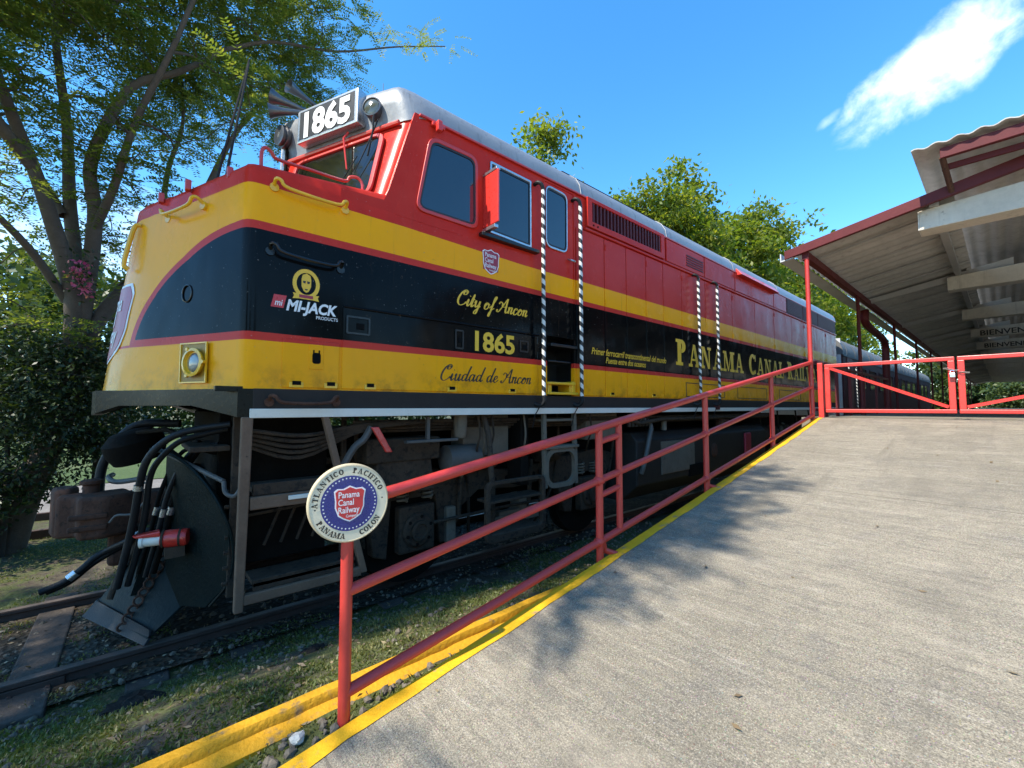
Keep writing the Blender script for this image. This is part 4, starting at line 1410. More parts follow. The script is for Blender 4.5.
# snow plow : a V of curved plates
for sg in (1, -1):
    rows_ = []
    # t along the wing from the prow (0) to the outer edge (1); s from the lip (0) to the top (1)
    for i in range(13):
        t = i / 12
        row = []
        for j in range(9):
            s = j / 8
            xb = -.04 + .33 * t; yb = 5.05 - .76 * t
            hz = 1.02 * (1 - .42 * t ** 2.2)
            lift = .12 - .06 * t
            z = lift + s * (hz + (.42 - lift) * .4)
            cx = (1 - s) ** 2.0 * -.17 + .40 * s + .12 * t * s
            wy = 0.
            row.append((xb + cx, YC + sg * (yb - YC + wy), z))
        rows_.append(row)
    pl = MB().sheet(rows_, (.022, 0, 0)).build('plow_plate', M['plow'], loco, 40)
    lip = []
    for i in range(9):
        t = i / 8
        lift = .12 - .06 * t
        xb = -.04 + .33 * t; yb = 5.05 - .76 * t
        lip.append([(xb - .235 + .05 * t, YC + sg * (yb - YC), lift - .045), (xb - .20 + .04 * t, YC + sg * (yb - YC), lift - .005), (xb - .155, YC + sg * (yb - YC), lift + .06)])
    MB().sheet(lip, (.012, 0, -.004)).build('plow_lip', M['plow_w'], pl, 30)
mb = MB()
mb.box(.50, .60, 4.10, 6.0, .42, 1.75)
mb.box(.58, 1.3, 4.0, 6.1, .55, 1.75)
mb.build('plow_support', M['grime_d'], loco, 0, .01)
mb = MB()
for y in (4.72, 4.84):
    mb.hexa([(.02, y, .26), (.08, y, .26), (.08, y + .02, .26), (.02, y + .02, .26), (.2, y, 1.0), (.26, y, 1.0), (.26, y + .02, 1.0), (.2, y + .02, 1.0)])
mb.build('plow_rib', M['plow'], loco, 0)
# chain lying on the plow
for k in range(9):
    q = Vector((-.02 + .03 * k, 4.58 + .012 * k, .08 + .055 * k))
    MB().tube([q + Vector((.03 * math.cos(a), .018 * math.sin(a) if k % 2 else .004, .03 * math.sin(a))) for a in np.linspace(0, 6.283, 10)], .010, 5).build('chain_link', M['rust'], loco)
# outer edge lip, seen as a bright rounded line
MB().tube(catmull([(.10, 4.42, 1.46), (.26, 4.1, 1.40), (.42, 3.88, 1.20), (.53, 3.78, .95), (.58, 3.78, .72), (.56, 3.82, .5), (.46, 3.92, .32)], 6), .012, 6).build('plow_edge', M['plow'], loco)
wing = [(.20, 4.30, 1.46), (.34, 4.0, 1.33), (.46, 3.86, 1.12), (.54, 3.79, .90), (.565, 3.80, .68), (.54, 3.86, .46), (.44, 3.98, .30), (.30, 4.2, .28), (.22, 4.4, .5), (.2, 4.5, 1.0), (.2, 4.45, 1.42)]
MB().prism(wing, (.03, .02, 0)).build('plow_wing', M['plow'], loco, 40)

# coupler
cp = MB().box(-.62, -.10, 4.93, 5.19, .74, 1.0).build('coupler', M['rust'], loco, 0, .03)
MB().prism([(-.62, 5.22, .68), (-.86, 5.16, .68), (-1.02, 5.24, .68), (-1.04, 5.02, .68), (-.92, 4.98, .68), (-.90, 4.84, .68), (-.74, 4.80, .68), (-.55, 4.90, .68)], (0, 0, .34)).build('coupler_head', M['rust'], cp, 30, .03)
MB().prism([(-.92, 5.34, .66), (-1.02, 5.42, .66), (-1.10, 5.34, .66), (-1.06, 5.14, .66), (-.96, 5.10, .66)], (0, 0, .40)).build('knuckle', M['rust'], cp, 30, .03)
MB().lathe((-.84, 5.12, .98), (0, 0, 1), [(0, .055), (.10, .055), (.115, .075), (.14, .075), (.15, .04)], 16).build('knuckle_pin', M['rust'], cp)
MB().box(-.95, -.72, 4.795, 4.83, .76, .80).box(-.95, -.72, 4.79, 4.83, .85, .89).build('coupler_rib', M['rust'], cp, 0, .01)
MB().box(-.72, -.5, 4.96, 5.16, .40, .70).build('coupler_foot', M['rust'], cp, 0, .04)
MB().tube([(-.6, 5.05, .45), (-.62, 5.0, .30), (-.66, 5.0, .2)], .012, 6).build('release_link', M['grime'], cp)
cp.location = (.58, 0, .05)
# hoses
def hose(pts, r, m=None, fit=None):
    h = MB().tube(catmull(pts, 6), r, 10).build('air_hose', m or M['rubber'], loco)
    for q, ax in (fit or []):
        MB().cyl(Vector(q) - Vector(ax) * .03, Vector(q) + Vector(ax) * .03, r * 1.25, 10).build('hose_fitting', M['alu'], h)
    return h


hose([(.55, 3.86, 1.66), (.37, 3.96, 1.63), (.24, 4.01, 1.59), (.14, 4.07, 1.51), (.07, 4.12, 1.39), (.04, 4.18, 1.22), (.02, 4.24, 1.0), (-.01, 4.29, .77), (-.06, 4.35, .46)], .025, None, [((.035, 4.19, 1.2), (-.06, .1, -.6))])
hose([(.55, 3.96, 1.62), (.40, 4.04, 1.58), (.26, 4.1, 1.53), (.16, 4.15, 1.42), (.10, 4.2, 1.28), (.08, 4.25, 1.0), (.05, 4.3, .75), (.0, 4.36, .46)], .021)
hose([(.30, 4.5, .85), (.12, 4.5, .82), (.0, 4.55, .75), (-.12, 4.72, .66), (-.2, 4.75, .61), (-.28, 4.75, .53), (-.37, 4.75, .46), (-.49, 4.75, .42)], .024, None, [((.06, 4.53, .79), (-.8, .1, -.3)), ((-.32, 4.75, .50), (-.7, 0, -.6))])
hose([(.05, 4.7, .72), (-.1, 4.8, .62), (-.22, 4.82, .54), (-.34, 4.8, .44), (-.46, 4.78, .40)], .02)
hose([(.35, 5.6, 1.62), (.0, 5.75, 1.60), (-.2, 5.8, 1.3), (-.24, 5.8, 1.0), (-.2, 5.7, .7)], .04)
hose([(.1, 4.62, 1.0), (.06, 4.58, .75), (-.05, 4.55, .5), (-.1, 4.5, .34)], .022, M['grime'], [((-.02, 4.56, .58), (-.2, -.1, -.5))])
MB().lathe((.05, 5.6, 1.28), (-.3, -.1, 1), [(0, .20), (.10, .24), (.2, .24), (.28, .16), (.3, .05)], 20).build('bell', M['grime_d'], loco)
MB().tube(catmull([(-.14, 5.5, 1.16), (-.16, 5.3, 1.16), (-.1, 5.1, 1.14), (.1, 4.9, 1.18)], 5), .022, 8).build('air_pipe', M['pipe'], loco)
MB().tube([(.12, 4.45, 1.47), (.50, 3.76, 1.25)], .017, 8).build('uncoupling_lever', M['pipe'], loco)
MB().tube(catmull([(.50, 3.76, 1.25), (.51, 3.72, 1.17), (.56, 3.68, 1.15), (.60, 3.66, 1.22)], 5), .015, 8).build('lever_handle', M['pipe'], loco)
MB().tube([(.02, 5.2, 1.56), (.2, 4.7, 1.60), (.4, 4.35, 1.50)], .02, 8).build('air_pipe', M['grime_d'], loco)
MB().tube(catmull([(.05, 4.45, 1.18), (.08, 4.40, 1.20), (.10, 4.38, 1.12), (.02, 4.42, .98), (-.08, 4.46, .97), (-.12, 4.48, .92)], 5), .009, 6).build('cable', M['pipe'], loco)
for k, (dx_, dy_, r_) in enumerate(((.0, .10, .018), (.05, .16, .022), (-.04, .22, .016))):
    hose([(.50, 3.98 + dy_, 1.50 - .04 * k), (.34 + dx_, 4.1 + dy_, 1.44), (.22 + dx_, 4.2 + dy_, 1.15), (.16 + dx_, 4.26 + dy_, .8), (.10 + dx_, 4.32 + dy_, .48)], r_, M['grime_d'] if k else None, [((.19 + dx_, 4.23 + dy_, .97), (-.2, .2, -1))])
for k in range(7):
    q = Vector((.47 + .02 * k, 3.84 + .0 * k, .55 + .11 * k))
    MB().cyl((.555 - .004 * abs(k - 3), 3.80 + .004 * k, .50 + .11 * k), (.525 - .004 * abs(k - 3), 3.80 + .004 * k, .50 + .11 * k), .016, 6).build('plow_bolt', M['grime'], loco)
MB().box(.30, .55, 3.86, 4.6, 1.46, 1.50).build('plow_top_flange', M['grime'], loco, 0, .006)
# red cylinder with silver end on the plow
rc = MB().lathe((.335, 4.16, .80), (-1, .34, -.02), [(0, .058), (.012, .064), (.150, .064), (.162, .056), (.166, .04)], 24).build('brake_cylinder', M['redp'], loco)
MB().lathe((.185, 4.21, .797), (-1, .34, -.04), [(0, .042), (.105, .040), (.112, .047), (.132, .047), (.136, .025)], 20).build('cylinder_end', M['white'], rc)
MB().hexa([(.17, 4.17, .825), (.03, 4.22, .825), (.03, 4.29, .825), (.17, 4.25, .825), (.17, 4.17, .868), (.01, 4.22, .845), (.01, 4.29, .845), (.17, 4.25, .868)]).build('cylinder_cover', M['redp'], rc, 0, .01)
for q, r_ in (((.20, 4.20, .80), .066), ((.30, 4.17, .80), .066)):
    MB().lathe(q, (-1, .34, -.02), [(0, r_ * .9), (0, r_), (.014, r_), (.014, r_ * .9)], 20).build('cylinder_band', M['grime'], rc)
MB().box(.20, .32, 4.15, 4.27, .66, .74).build('cylinder_bracket', M['grime'], rc, 0)


# trucks
def truck(xa, name):
    """xa = x of the first axle"""
    t_parts = []
    xm = xa + 1.37
    yo = 4.02
    sf = MB()
    # side frame outline, arched between the axles
    pr = [(-2.0, .98), (-1.98, 1.10), (-1.62, 1.18), (-.7, 1.10), (0, 1.02), (.7, 1.10), (1.62, 1.18), (1.98, 1.10), (2.0, .98), (1.86, .80), (1.80, .35), (1.66, .30), (1.62, .86), (1.12, .86), (1.06, .34), (.92, .36), (.80, .68), (.55, .84), (0, .80), (-.55, .84), (-.80, .68), (-.92, .36), (-1.06, .34), (-1.12, .86), (-1.62, .86), (-1.66, .30), (-1.80, .35), (-1.86, .80)]
    halves = [(yo, .13), (2 * YC - yo - .13, .13)]
    for y, w in halves:
        # split in convex-ish pieces through triangulated prism
        sf.prism([(xm + a, y, b) for a, b in pr], (0, w, 0))
    tr = sf.build('truck', M['grime'], loco, 30, .012)
    for x in (xa, xa + 2.74):
        for y, d in ((4.14, .13), (5.83, .13)):
            MB().lathe((x, y, .508), (0, 1, 0), [(0, .40), (0, .508), (.10, .508), (.115, .53), (.14, .53), (.14, .40), (.07, .38), (.07, .15), (.0, .12)], 40).build('wheel', M['grime_d'], tr)
        MB().cyl((x, 4.1, .508), (x, 6.0, .508), .09, 14).build('axle', M['grime_d'], tr)
        b = MB().box(x - .20, x + .20, 3.94, 4.06, .34, .80).build('journal_box', M['grime'], tr, 0, .02)
        MB().lathe((x + .0, 3.95, .56), (0, -1, 0), [(0, .17), (.03, .17), (.05, .15), (.05, .10), (.085, .10), (.09, .07), (.07, .06), (.07, .02)], 24).build('axle_cap', M['grime'], b)
        for k in range(6):
            a = rad(60 * k + 20)
            MB().cyl((x + .135 * math.cos(a), 3.92, .56 + .135 * math.sin(a)), (x + .135 * math.cos(a), 3.895, .56 + .135 * math.sin(a)), .018, 6).build('cap_bolt', M['grime_d'], b)
        for dx_ in (-.14, .14):
            pts = [(x + dx_ + .052 * math.cos(a), 4.0 + .052 * math.sin(a), .84 + .16 * a / (2 * math.pi * 4)) for a in np.linspace(0, 2 * math.pi * 4, 60)]
            MB().tube(pts, .013, 6).build('coil_spring', M['grime_l'], b)
    MB().box(xm - 1.9, xm + 1.9, 4.35, 5.75, .50, 1.55).build('bolster', M['grime_d'], tr, 0)
    # brake gear
    for k, dx_ in enumerate((-.55, .5)):
        x = xm + dx_
        MB().lathe((x - .22, 3.92, 1.22), (1, 0, 0), [(0, .10), (.02, .13), (.34, .13), (.38, .08), (.52, .05)], 20).build('brake_cylinder', M['grime'], tr)
        MB().tube([(x - .28, 3.95, 1.14), (x - .30, 3.98, .62), (x - .36, 4.02, .50)], .028, 8).build('brake_hanger', M['grime'], tr)
        MB().box(x - .46, x - .34, 3.96, 4.16, .34, .72).build('brake_shoe', M['grime_l'], tr, 0, .02)
    MB().tube([(xm - 1.2, 3.93, .60), (xm - .2, 3.93, .62), (xm + 1.0, 3.93, .60)], .018, 8).build('brake_rod', M['grime'], tr)
    # swing hanger and leaf springs in the middle
    for k in range(5):
        pass
    MB().box(xm - .42, xm + .42, 3.97, 4.05, .40, .455).box(xm - .36, xm + .36, 3.97, 4.05, .46, .50).box(xm - .28, xm + .28, 3.97, 4.05, .505, .55).build('leaf_spring', M['grime_l'], tr, 0, .006)
    mb = MB()
    for dx_ in (-.40, .40):
        mb.box(xm + dx_ - .03, xm + dx_ + .03, 3.93, 3.98, .36, 1.0)
    mb.build('swing_hanger', M['grime'], tr, 0, .01)
    # dampers, sand pipes and round holes
    MB().tube([(xm - .9, 3.92, 1.05), (xm - .66, 3.90, 1.35)], .05, 12).build('damper', M['grime_l'], tr)
    for dx_ in (-.32, -.12, .12, .32):
        MB().cyl((xm + dx_, yo - .004, .93), (xm + dx_, yo + .01, .93), .035, 12).build('frame_hole', M['recess'], tr)
    for x in (xa - .62, xa + .62, xa + 2.12, xa + 3.36):
        MB().tube(catmull([(x, 4.0, 1.7), (x, 3.98, 1.3), (x + (.08 if x < xm else -.08), 4.05, .7), (x + (.22 if x < xa + 1 else -.22), 4.25, .22)], 5), .02, 6).build('sand_pipe', M['grime'], tr)
    return tr


truck(2.18, 'front')
truck(12.25, 'rear')

# cab door stirrup steps under the sill
st = MB()
for x in (3.53, 4.06):
    st.hexa([(x, 3.47, .86), (x + .05, 3.47, .86), (x + .05, 3.52, .86), (x, 3.52, .86), (x + .01, 3.50, 1.72), (x + .06, 3.50, 1.72), (x + .06, 3.55, 1.72), (x + .01, 3.55, 1.72)])
st.box(3.53, 4.11, 3.45, 3.62, 1.30, 1.335)
st.box(3.55, 4.10, 3.50, 3.66, 1.62, 1.65)
sto = st.build('stirrup_step', M['grime_l'], loco, 0, .008)
MB().frame([(a, 3.47, b) for a, b in rrect(3.82, 1.08, .56, .46, .15)], [(a, 3.47, b) for a, b in rrect(3.82, 1.08, .45, .36, .12)], (0, .05, 0)).build('step_hoop', M['grime_l'], sto, 30)
lower = MB()
lower.frame([(a, 3.45, b) for a, b in rrect(3.10, .72, .84, .62, .08)], [(a, 3.45, b) for a, b in rrect(3.10, .74, .74, .50, .05)], (0, .05, 0))
lower.box(2.75, 3.45, 3.46, 3.72, .47, .50).box(2.74, 3.5, 3.47, 3.7, .80, .83)
lower.build('hanging_step', M['grime'], loco, 30, .006)
MB().tube([(2.76, 3.47, 1.0), (2.74, 3.5, 1.5), (2.74, 3.6, 1.72)], .03, 8).build('step_hanger', M['grime'], loco)

# equipment behind the trucks
for (x0, x1, z0, z1, y, m_) in ((2.62, 3.25, 1.26, 1.70, 3.78, 'grime_l'), (4.55, 5.25, 1.35, 1.70, 3.70, 'grime_l'), (1.55, 2.3, 1.28, 1.5, 3.72, 'grime'), (3.3, 3.42, .9, 1.72, 3.62, 'grime_d')):
    MB().box(x0, x1, y, y + .25, z0, z1).build('equipment_box', M[m_], loco, 0, .015)
MB().prism([(1.62, 3.74, .98), (1.66, 3.74, 1.30), (1.85, 3.74, 1.38), (2.2, 3.74, 1.36), (2.26, 3.74, .98)], (0, .22, 0)).build('traction_blower_duct', M['grime'], loco, 30, .015)
MB().lathe((2.36, 3.76, 1.26), (1, 0, 0), [(0, .08), (.02, .14), (.40, .14), (.44, .08), (.5, .04)], 20).build('air_cylinder', M['pipe'], loco)
MB().tube(catmull([(1.30, 3.6, 1.30), (1.38, 3.58, 1.45), (1.46, 3.57, 1.52), (1.52, 3.57, 1.62)], 5), .03, 8).build('air_pipe', M['pipe'], loco)
MB().hexa([(1.50, 3.52, 1.62), (1.57, 3.52, 1.62), (1.57, 3.55, 1.62), (1.50, 3.55, 1.62), (1.63, 3.50, 1.40), (1.69, 3.50, 1.40), (1.69, 3.53, 1.40), (1.63, 3.53, 1.40)]).build('red_valve_handle', M['redb'], loco, 0, .008)
MB().box(1.85, 2.4, 3.55, 3.62, 1.46, 1.485).box(2.06, 2.09, 3.56, 3.6, 1.48, 1.70).build('pipe_bracket', M['pipe'], loco, 0, .004)
MB().lathe((2.47, 3.62, 1.48), (0, 0, 1), [(0, .05), (.02, .065), (.2, .07), (.24, .07)], 14).build('filter_bowl', M['grime_l'], loco)
for k, x in enumerate((2.68, 2.74, 2.86, 3.32, 4.5)):
    MB().tube(catmull([(x, 3.6, 1.7), (x + .01, 3.58, 1.5), (x + .03 * (k % 2), 3.62, 1.36), (x + .1, 3.75, 1.2)], 4), .012, 6).build('cable', M['grime_l' if k % 2 else 'grime'], loco)
for k in range(4):
    MB().tube([(1.4, 3.66 + .05 * k, 1.66 - .03 * k), (5.6, 3.66 + .05 * k, 1.64 - .03 * k), (11.5, 3.66 + .05 * k, 1.64 - .03 * k)], .018, 6).build('train_line_pipe', M['grime'], loco)
# fuel tank with pipes
tk = MB().prism([(5.62, 3.72, 1.40), (5.62, 3.62, 1.28), (5.62, 3.62, .62), (5.62, 3.9, .36), (5.62, 6.2, .36), (5.62, 6.48, .62), (5.62, 6.48, 1.28), (5.62, 6.38, 1.40)], (5.2, 0, 0)).build('fuel_tank', M['sill'], loco, 30, .02)
MB().box(6.3, 7.4, 3.605, 3.63, .72, 1.24).build('tank_panel', M['grime_l'], tk, 0, .008)
MB().box(7.2, 7.9, 3.60, 3.63, .60, .80).build('tank_pocket', M['recess'], tk, 0)
MB().lathe((8.2, 3.63, .98), (0, -1, 0), [(0, .13), (.02, .13), (.025, .09), (.03, .09), (.03, .02)], 24).build('fuel_filler', M['rust'], tk)
MB().box(9.6, 9.9, 3.58, 3.63, .8, 1.25).build('fuel_gauge', M['shield_d'], tk, 0, .02)
MB().tube(catmull([(5.45, 3.66, 1.62), (5.8, 3.60, 1.60), (5.95, 3.58, 1.5), (5.86, 3.56, 1.3), (5.72, 3.56, .95), (5.7, 3.6, .8)], 6), .035, 10).build('vent_pipe', M['pipe'], loco)
MB().tube([(5.3, 3.6, 1.62), (5.6, 3.55, 1.55), (6.2, 3.55, 1.60), (11, 3.55, 1.60)], .03, 8).build('air_pipe', M['grime'], loco)
for k in range(6):
    MB().box(5.35 + .09 * k, 5.39 + .09 * k, 3.56, 3.60, 1.5, 1.68).build('pipe_clamp', M['grime'], loco, 0, .004)
MB().cyl((6.4, 3.62, 1.6), (6.4, 3.62, 1.42), .045, 10).build('valve', M['grime_l'], loco)
MB().lathe((8.5, 3.66, 1.50), (1, 0, 0), [(0, .04), (.04, .09), (.3, .09), (.34, .05)], 16).build('air_filter', M['rust'], loco)
MB().box(7.95, 8.12, 3.455, 3.49, 1.74, 1.86).build('jack_pad', M['fascia'], loco, 0, .01)
MB().lathe((11.0, 3.95, 1.1), (1, 0, 0), [(0, .05), (.04, .24), (1.2, .24), (1.25, .05)], 20).build('air_reservoir', M['grime'], loco)
MB().box(5.0, 12.5, 4.3, 5.8, .5, 1.72).build('centre_beam', M['grime_d'], loco, 0)

# ------------------------------------------------------------------ coaches
def coach(x0, label):
    L = 25.5
    t = thing('passenger_coach', label, 'train coach', (x0 + L / 2, YC, 0), 'passenger coaches behind the locomotive')
    prof = [(3.52, 1.45), (3.50, 1.6), (3.50, 3.55)]
    roofp = [(3.49, 3.56), (3.49, 3.72), (3.56, 3.95), (3.74, 4.14), (4.1, 4.27), (5.05, 4.34)]
    side = prof + [(2 * YC - y, z) for y, z in prof[::-1]]
    rf = roofp + [(2 * YC - y, z) for y, z in roofp[-2::-1]]
    MB().prism([(x0, y, z) for y, z in side], (L, 0, 0)).build('coach_body', M['coachs'], t, 30)
    MB().prism([(x0 - .05, y, z) for y, z in rf], (L + .1, 0, 0)).build('coach_roof', M['coachr'], t, 30)
    mb = MB()
    for x in np.arange(x0 + .5, x0 + L, 1.25):
        mb.tube([(x, y, z + .004) for y, z in rf], .016, 4)
    mb.build('roof_rib', M['coachr'], t)
    MB().box(x0, x0 + L, 3.472, 3.499, 3.50, 3.56).build('letter_board', M['coachr'], t, 0)
    for k in range(11):
        xx = x0 + 2.2 + k * 1.98
        w = MB().frame([(a, 3.5, b) for a, b in rrect(xx + .7, 2.85, 1.4, .85, .1)], [(a, 3.5, b) for a, b in rrect(xx + .7, 2.85, 1.28, .73, .08)], (0, -.02, 0)).build('coach_window', M['coachs'], t, 30)
        MB().prism([(a, 3.5, b) for a, b in rrect(xx + .7, 2.85, 1.28, .73, .08)], (0, -.006, 0)).build('pane', M['glass'], w, 0)
    MB().box(x0 + .5, x0 + 1.3, 3.485, 3.5, 1.6, 3.5).build('coach_door', M['fascia'], t, 0, .01)
    for x in (x0 + .35, x0 + 1.45):
        MB().tube([(x, 3.42, 1.7), (x, 3.42, 3.2)], .02, 8).build('striped_grab_rail', M['rope'], t)
    MB().box(x0 - .04, x0, 3.55, 6.55, 1.5, 4.1).build('end_wall', M['gutter'], t, 0)
    MB().box(x0 + 1, x0 + L - 1, 3.9, 6.2, .6, 1.46).build('underframe', M['grime_d'], t, 0)
    for xx in (x0 + 2.4, x0 + 4.9, x0 + L - 4.9, x0 + L - 2.4):
        MB().lathe((xx, 4.2, .46), (0, 1, 0), [(0, .46), (.13, .46)], 24).build('wheel', M['grime_d'], t)
    return t


c1 = coach(17.75, 'maroon passenger coach with grey ribbed roof, coupled directly behind the locomotive')
copy_thing(c1, (26.2, 0, 0), 'second maroon passenger coach, farther along the platform')
copy_thing(c1, (52.4, 0, 0), 'third and farthest maroon passenger coach under the canopy')

# ------------------------------------------------------------------ ramp railing
RY = 1.75
rl = thing('ramp_railing', 'red steel pipe railing with three sloping rails along the left side of the ramp', 'railing', (3.8, RY, 1.0))
zt = lambda x: 1.295 + .158 * x
zm = lambda x: .955 + .158 * x
zb = lambda x: .566 + .158 * x


def bar(x0, x1, fz, r, nm='rail'):
    MB().tube([(x0, RY, fz(x0)), (x1, RY, fz(x1))], r, 14).build(nm, M['rail_red'], rl)


bar(.66, 7.02, zt, .026, 'top_rail'); bar(.66, 7.02, zm, .023, 'middle_rail'); bar(.66, 7.02, zb, .023, 'bottom_rail')
for x, b_ in ((.655, .52), (2.28, .62), (3.80, 1.0), (5.46, 1.25)):
    MB().tube([(x, RY, b_), (x, RY, zt(x))], .024, 14).build('post', M['rail_red'], rl)
for x in (2.28, 3.80, 5.46):
    for fz in (zm, zb):
        MB().lathe((x - .034, RY, fz(x) - .006), (1, 0, .158), [(0, .024), (.008, .030), (.060, .030), (.068, .024)], 14).build('weld_collar', M['rail_red'], rl)
MB().tube([(2.50, RY, zb(2.5)), (2.50, RY, zt(2.5))], .022, 12).build('short_post', M['rail_red'], rl)
for fz in (.80, .32):
    MB().tube([(2.28, RY, .566 + .158 * 2.28 + fz * .72 + .06), (2.50, RY, .566 + .158 * 2.5 + fz * .72 + .06)], .02, 12).build('short_rail', M['rail_red'], rl)
for x in (2.36, 3.86, 5.5):
    MB().tube([(x - .05, RY, zb(x) - .01), (x - .03, RY - .0, zb(x) - .08), (x + .05, RY - .05, ramp_z(x) - .01)], .02, 10).build('anchor_stub', M['rail_red'], rl)

# round sign
sg = thing('round_sign', 'round cream, navy and red railway company sign on top of the first railing post', 'sign', (.655, 1.75, 1.41))
a8 = rad(9)
sc0 = Vector((.653, 1.735, 1.41)); se = Vector((math.cos(a8), -math.sin(a8), 0)); sn = Vector((-math.sin(a8), -math.cos(a8), 0))
spm = plane_map(sc0, se, (0, 0, 1), sn)
SR = .154
MB().lathe(sc0 - sn * .008, sn, [(0, SR * .97), (0, SR), (.012, SR), (.020, SR * .985), (.022, SR * .955), (.018, SR * .94)], 64).build('rim', M['creamrim'], sg)
MB().lathe(sc0 + sn * .0, sn, [(0, SR * .95), (.0125, SR * .95)], 64).build('face', M['cream'], sg)
fpm = lambda x, y, h: spm(x, y, h + .0125)
MB().lathe(sc0 + sn * .0125, sn, [(0, SR * .70), (.0012, SR * .70)], 64).build('navy_disc', M['bluel'], sg)
mb = MB()
for k in range(44):
    a = 2 * math.pi * k / 44
    c = (SR * .64 * math.cos(a), SR * .64 * math.sin(a))
    pts = [fpm(c[0] + (.0042 if i % 2 == 0 else .0019) * math.cos(a + i * math.pi / 5), c[1] + (.0042 if i % 2 == 0 else .0019) * math.sin(a + i * math.pi / 5), .0024) for i in range(10)]
    mb.add(pts, [tuple(range(10))])
mb.build('star_ring', M['whitel'], sg, 0)
shield_parts(lambda x, y, h: fpm(x, y, h + .001), SR * .78, SR * .80, sg, M['shield'], True, .0012)
ch = .021
for (txt, ac, s_) in (('ATLANTICO', 142, 1), ('PACIFICO', 52, 1)):
    wid = sum((slab_glyph(c)[1] + .07) * ch * .92 for c in txt)
    rr = SR * .765
    slab_text('rim_lettering', txt, lambda x, y, h: fpm(x, y, h + .0005), ch, M['blkl'], sg, wx=.92, arc=(rr, rad(ac) + wid / 2 / rr, 1))
for (txt, ac) in (('PANAMA', 236), ('COLON', 310)):
    wid = sum((slab_glyph(c)[1] + .07) * ch * .95 for c in txt)
    rr = SR * .895
    slab_text('rim_lettering', txt, lambda x, y, h: fpm(x, y, h + .0005), ch, M['blkl'], sg, wx=.95, arc=(rr, rad(ac) - wid / 2 / rr, -1))
mb = MB()
for a in (186, 4):
    mb.add([fpm(SR * .825 * math.cos(rad(a)) + .0045 * math.cos(k * math.pi / 5) * (1 if k % 2 else .5), SR * .825 * math.sin(rad(a)) + .0045 * math.sin(k * math.pi / 5) * (1 if k % 2 else .5), .0015) for k in range(10)], [tuple(range(10))])
mb.build('rim_star', M['blkl'], sg, 0)

# ------------------------------------------------------------------ gate
GX = 7.15


def gate_leaf(label, ya, yb, diag):
    t = thing('gate_leaf', label, 'gate', (GX, (ya + yb) / 2, 1.7), 'leaves of the red gate')
    w = .023
    z0, z1 = 1.715, 2.375
    MB().box(GX - w, GX + w, yb, ya, z1 - w * 2, z1).build('top_bar', M['gate_red'], t, 0, .006)
    MB().box(GX - w, GX + w, yb, ya, z0, z0 + w * 2).build('bottom_bar', M['gate_red'], t, 0, .006)
    for y in (ya, yb):
        s_ = -1 if y == ya else 1
        a, b = sorted((y, y + s_ * .06))
        MB().box(GX - w, GX + w, a + .001, b - .001, z0 + w * 2, z1 - w * 2).build('stile', M['gate_red'], t, 0, .006)
    (p, q), (r_, s_) = diag
    MB().tube([(GX, p, q), (GX, r_, s_)], .026, 4).build('brace', M['gate_red'], t, 0)
    return t


gate_leaf('left leaf of the red steel gate, next to the tall thin pole', 1.62, .365, ((1.56, 2.32), (.43, 1.79)))
gate_leaf('right leaf of the red steel gate, running out of the picture', .345, -1.75, ((.28, 1.79), (-1.70, 2.32)))
gp = thing('gate_chain', 'short silver chain with padlock holding the two gate leaves together', 'padlock', (GX, .355, 2.2))
mb = MB()
for k in range(10):
    a = 2 * math.pi * k / 10
    q = Vector((GX + .05 * math.cos(a), .355 + .085 * math.sin(a), 2.21 + .03 * math.sin(a)))
    mb.tube([q + Vector((.012 * math.cos(b), .024 * math.sin(b), .006 * (k % 2))) for b in np.linspace(0, 6.28, 8)], .005, 5)
mb.build('chain', M['alu'], gp)
MB().box(GX - .07, GX - .045, .36, .41, 2.13, 2.18).build('padlock', M['alu'], gp, 0, .006)
MB().tube(catmull([(GX - .057, .37, 2.18), (GX - .057, .37, 2.205), (GX - .057, .385, 2.215), (GX - .057, .40, 2.205), (GX - .057, .40, 2.18)], 4), .004, 6).build('shackle', M['chrome'], gp)
hp = thing('gate_post', 'red square gate hinge post at the top of the ramp edge', 'post', (GX, 1.67, 1.6))
MB().box(GX - .03, GX + .03, 1.64, 1.70, 1.55, 2.40).build('post', M['gate_red'], hp, 0, .006)
# railing along the platform edge
pr_ = thing('platform_railing', 'dark red railing along the platform edge behind the gate', 'railing', (10, RY, 1.65))
for z in (2.42, 1.75):
    MB().box(7.25, 13.0, RY - .02, RY + .02, z - .02, z + .02).build('rail', M['fascia'], pr_, 0)
for x in (7.5, 7.75, 8.4, 9.3, 10.4, 11.6, 12.9):
    MB().box(x - .02, x + .02, RY - .02, RY + .02, 1.62, 2.42).build('post', M['fascia'], pr_, 0)

# ------------------------------------------------------------------ canopy
cn = thing('station_canopy', 'open platform canopy with corrugated roof, concrete beams and maroon edge beams', 'canopy', (40, -1, 1.64))
rz = lambda y: 4.34 - .19 * y


def corrugated(x0, x1, y0, y1, zf, axis, pitch, amp, thick=.012):
    rows_ = []
    if axis == 'x':
        for y in (y0, (y0 + y1) / 2, y1):
            rows_.append([(x, y, zf(x, y) + amp * math.sin(2 * math.pi * x / pitch)) for x in np.arange(x0, x1, pitch / 6)])
    else:
        for x in (x0, (x0 + x1) / 2, x1):
            rows_.append([(x, y, zf(x, y) + amp * math.sin(2 * math.pi * y / pitch)) for y in np.arange(y0, y1, pitch / 6)])
    return MB().sheet(rows_, (0, 0, thick))


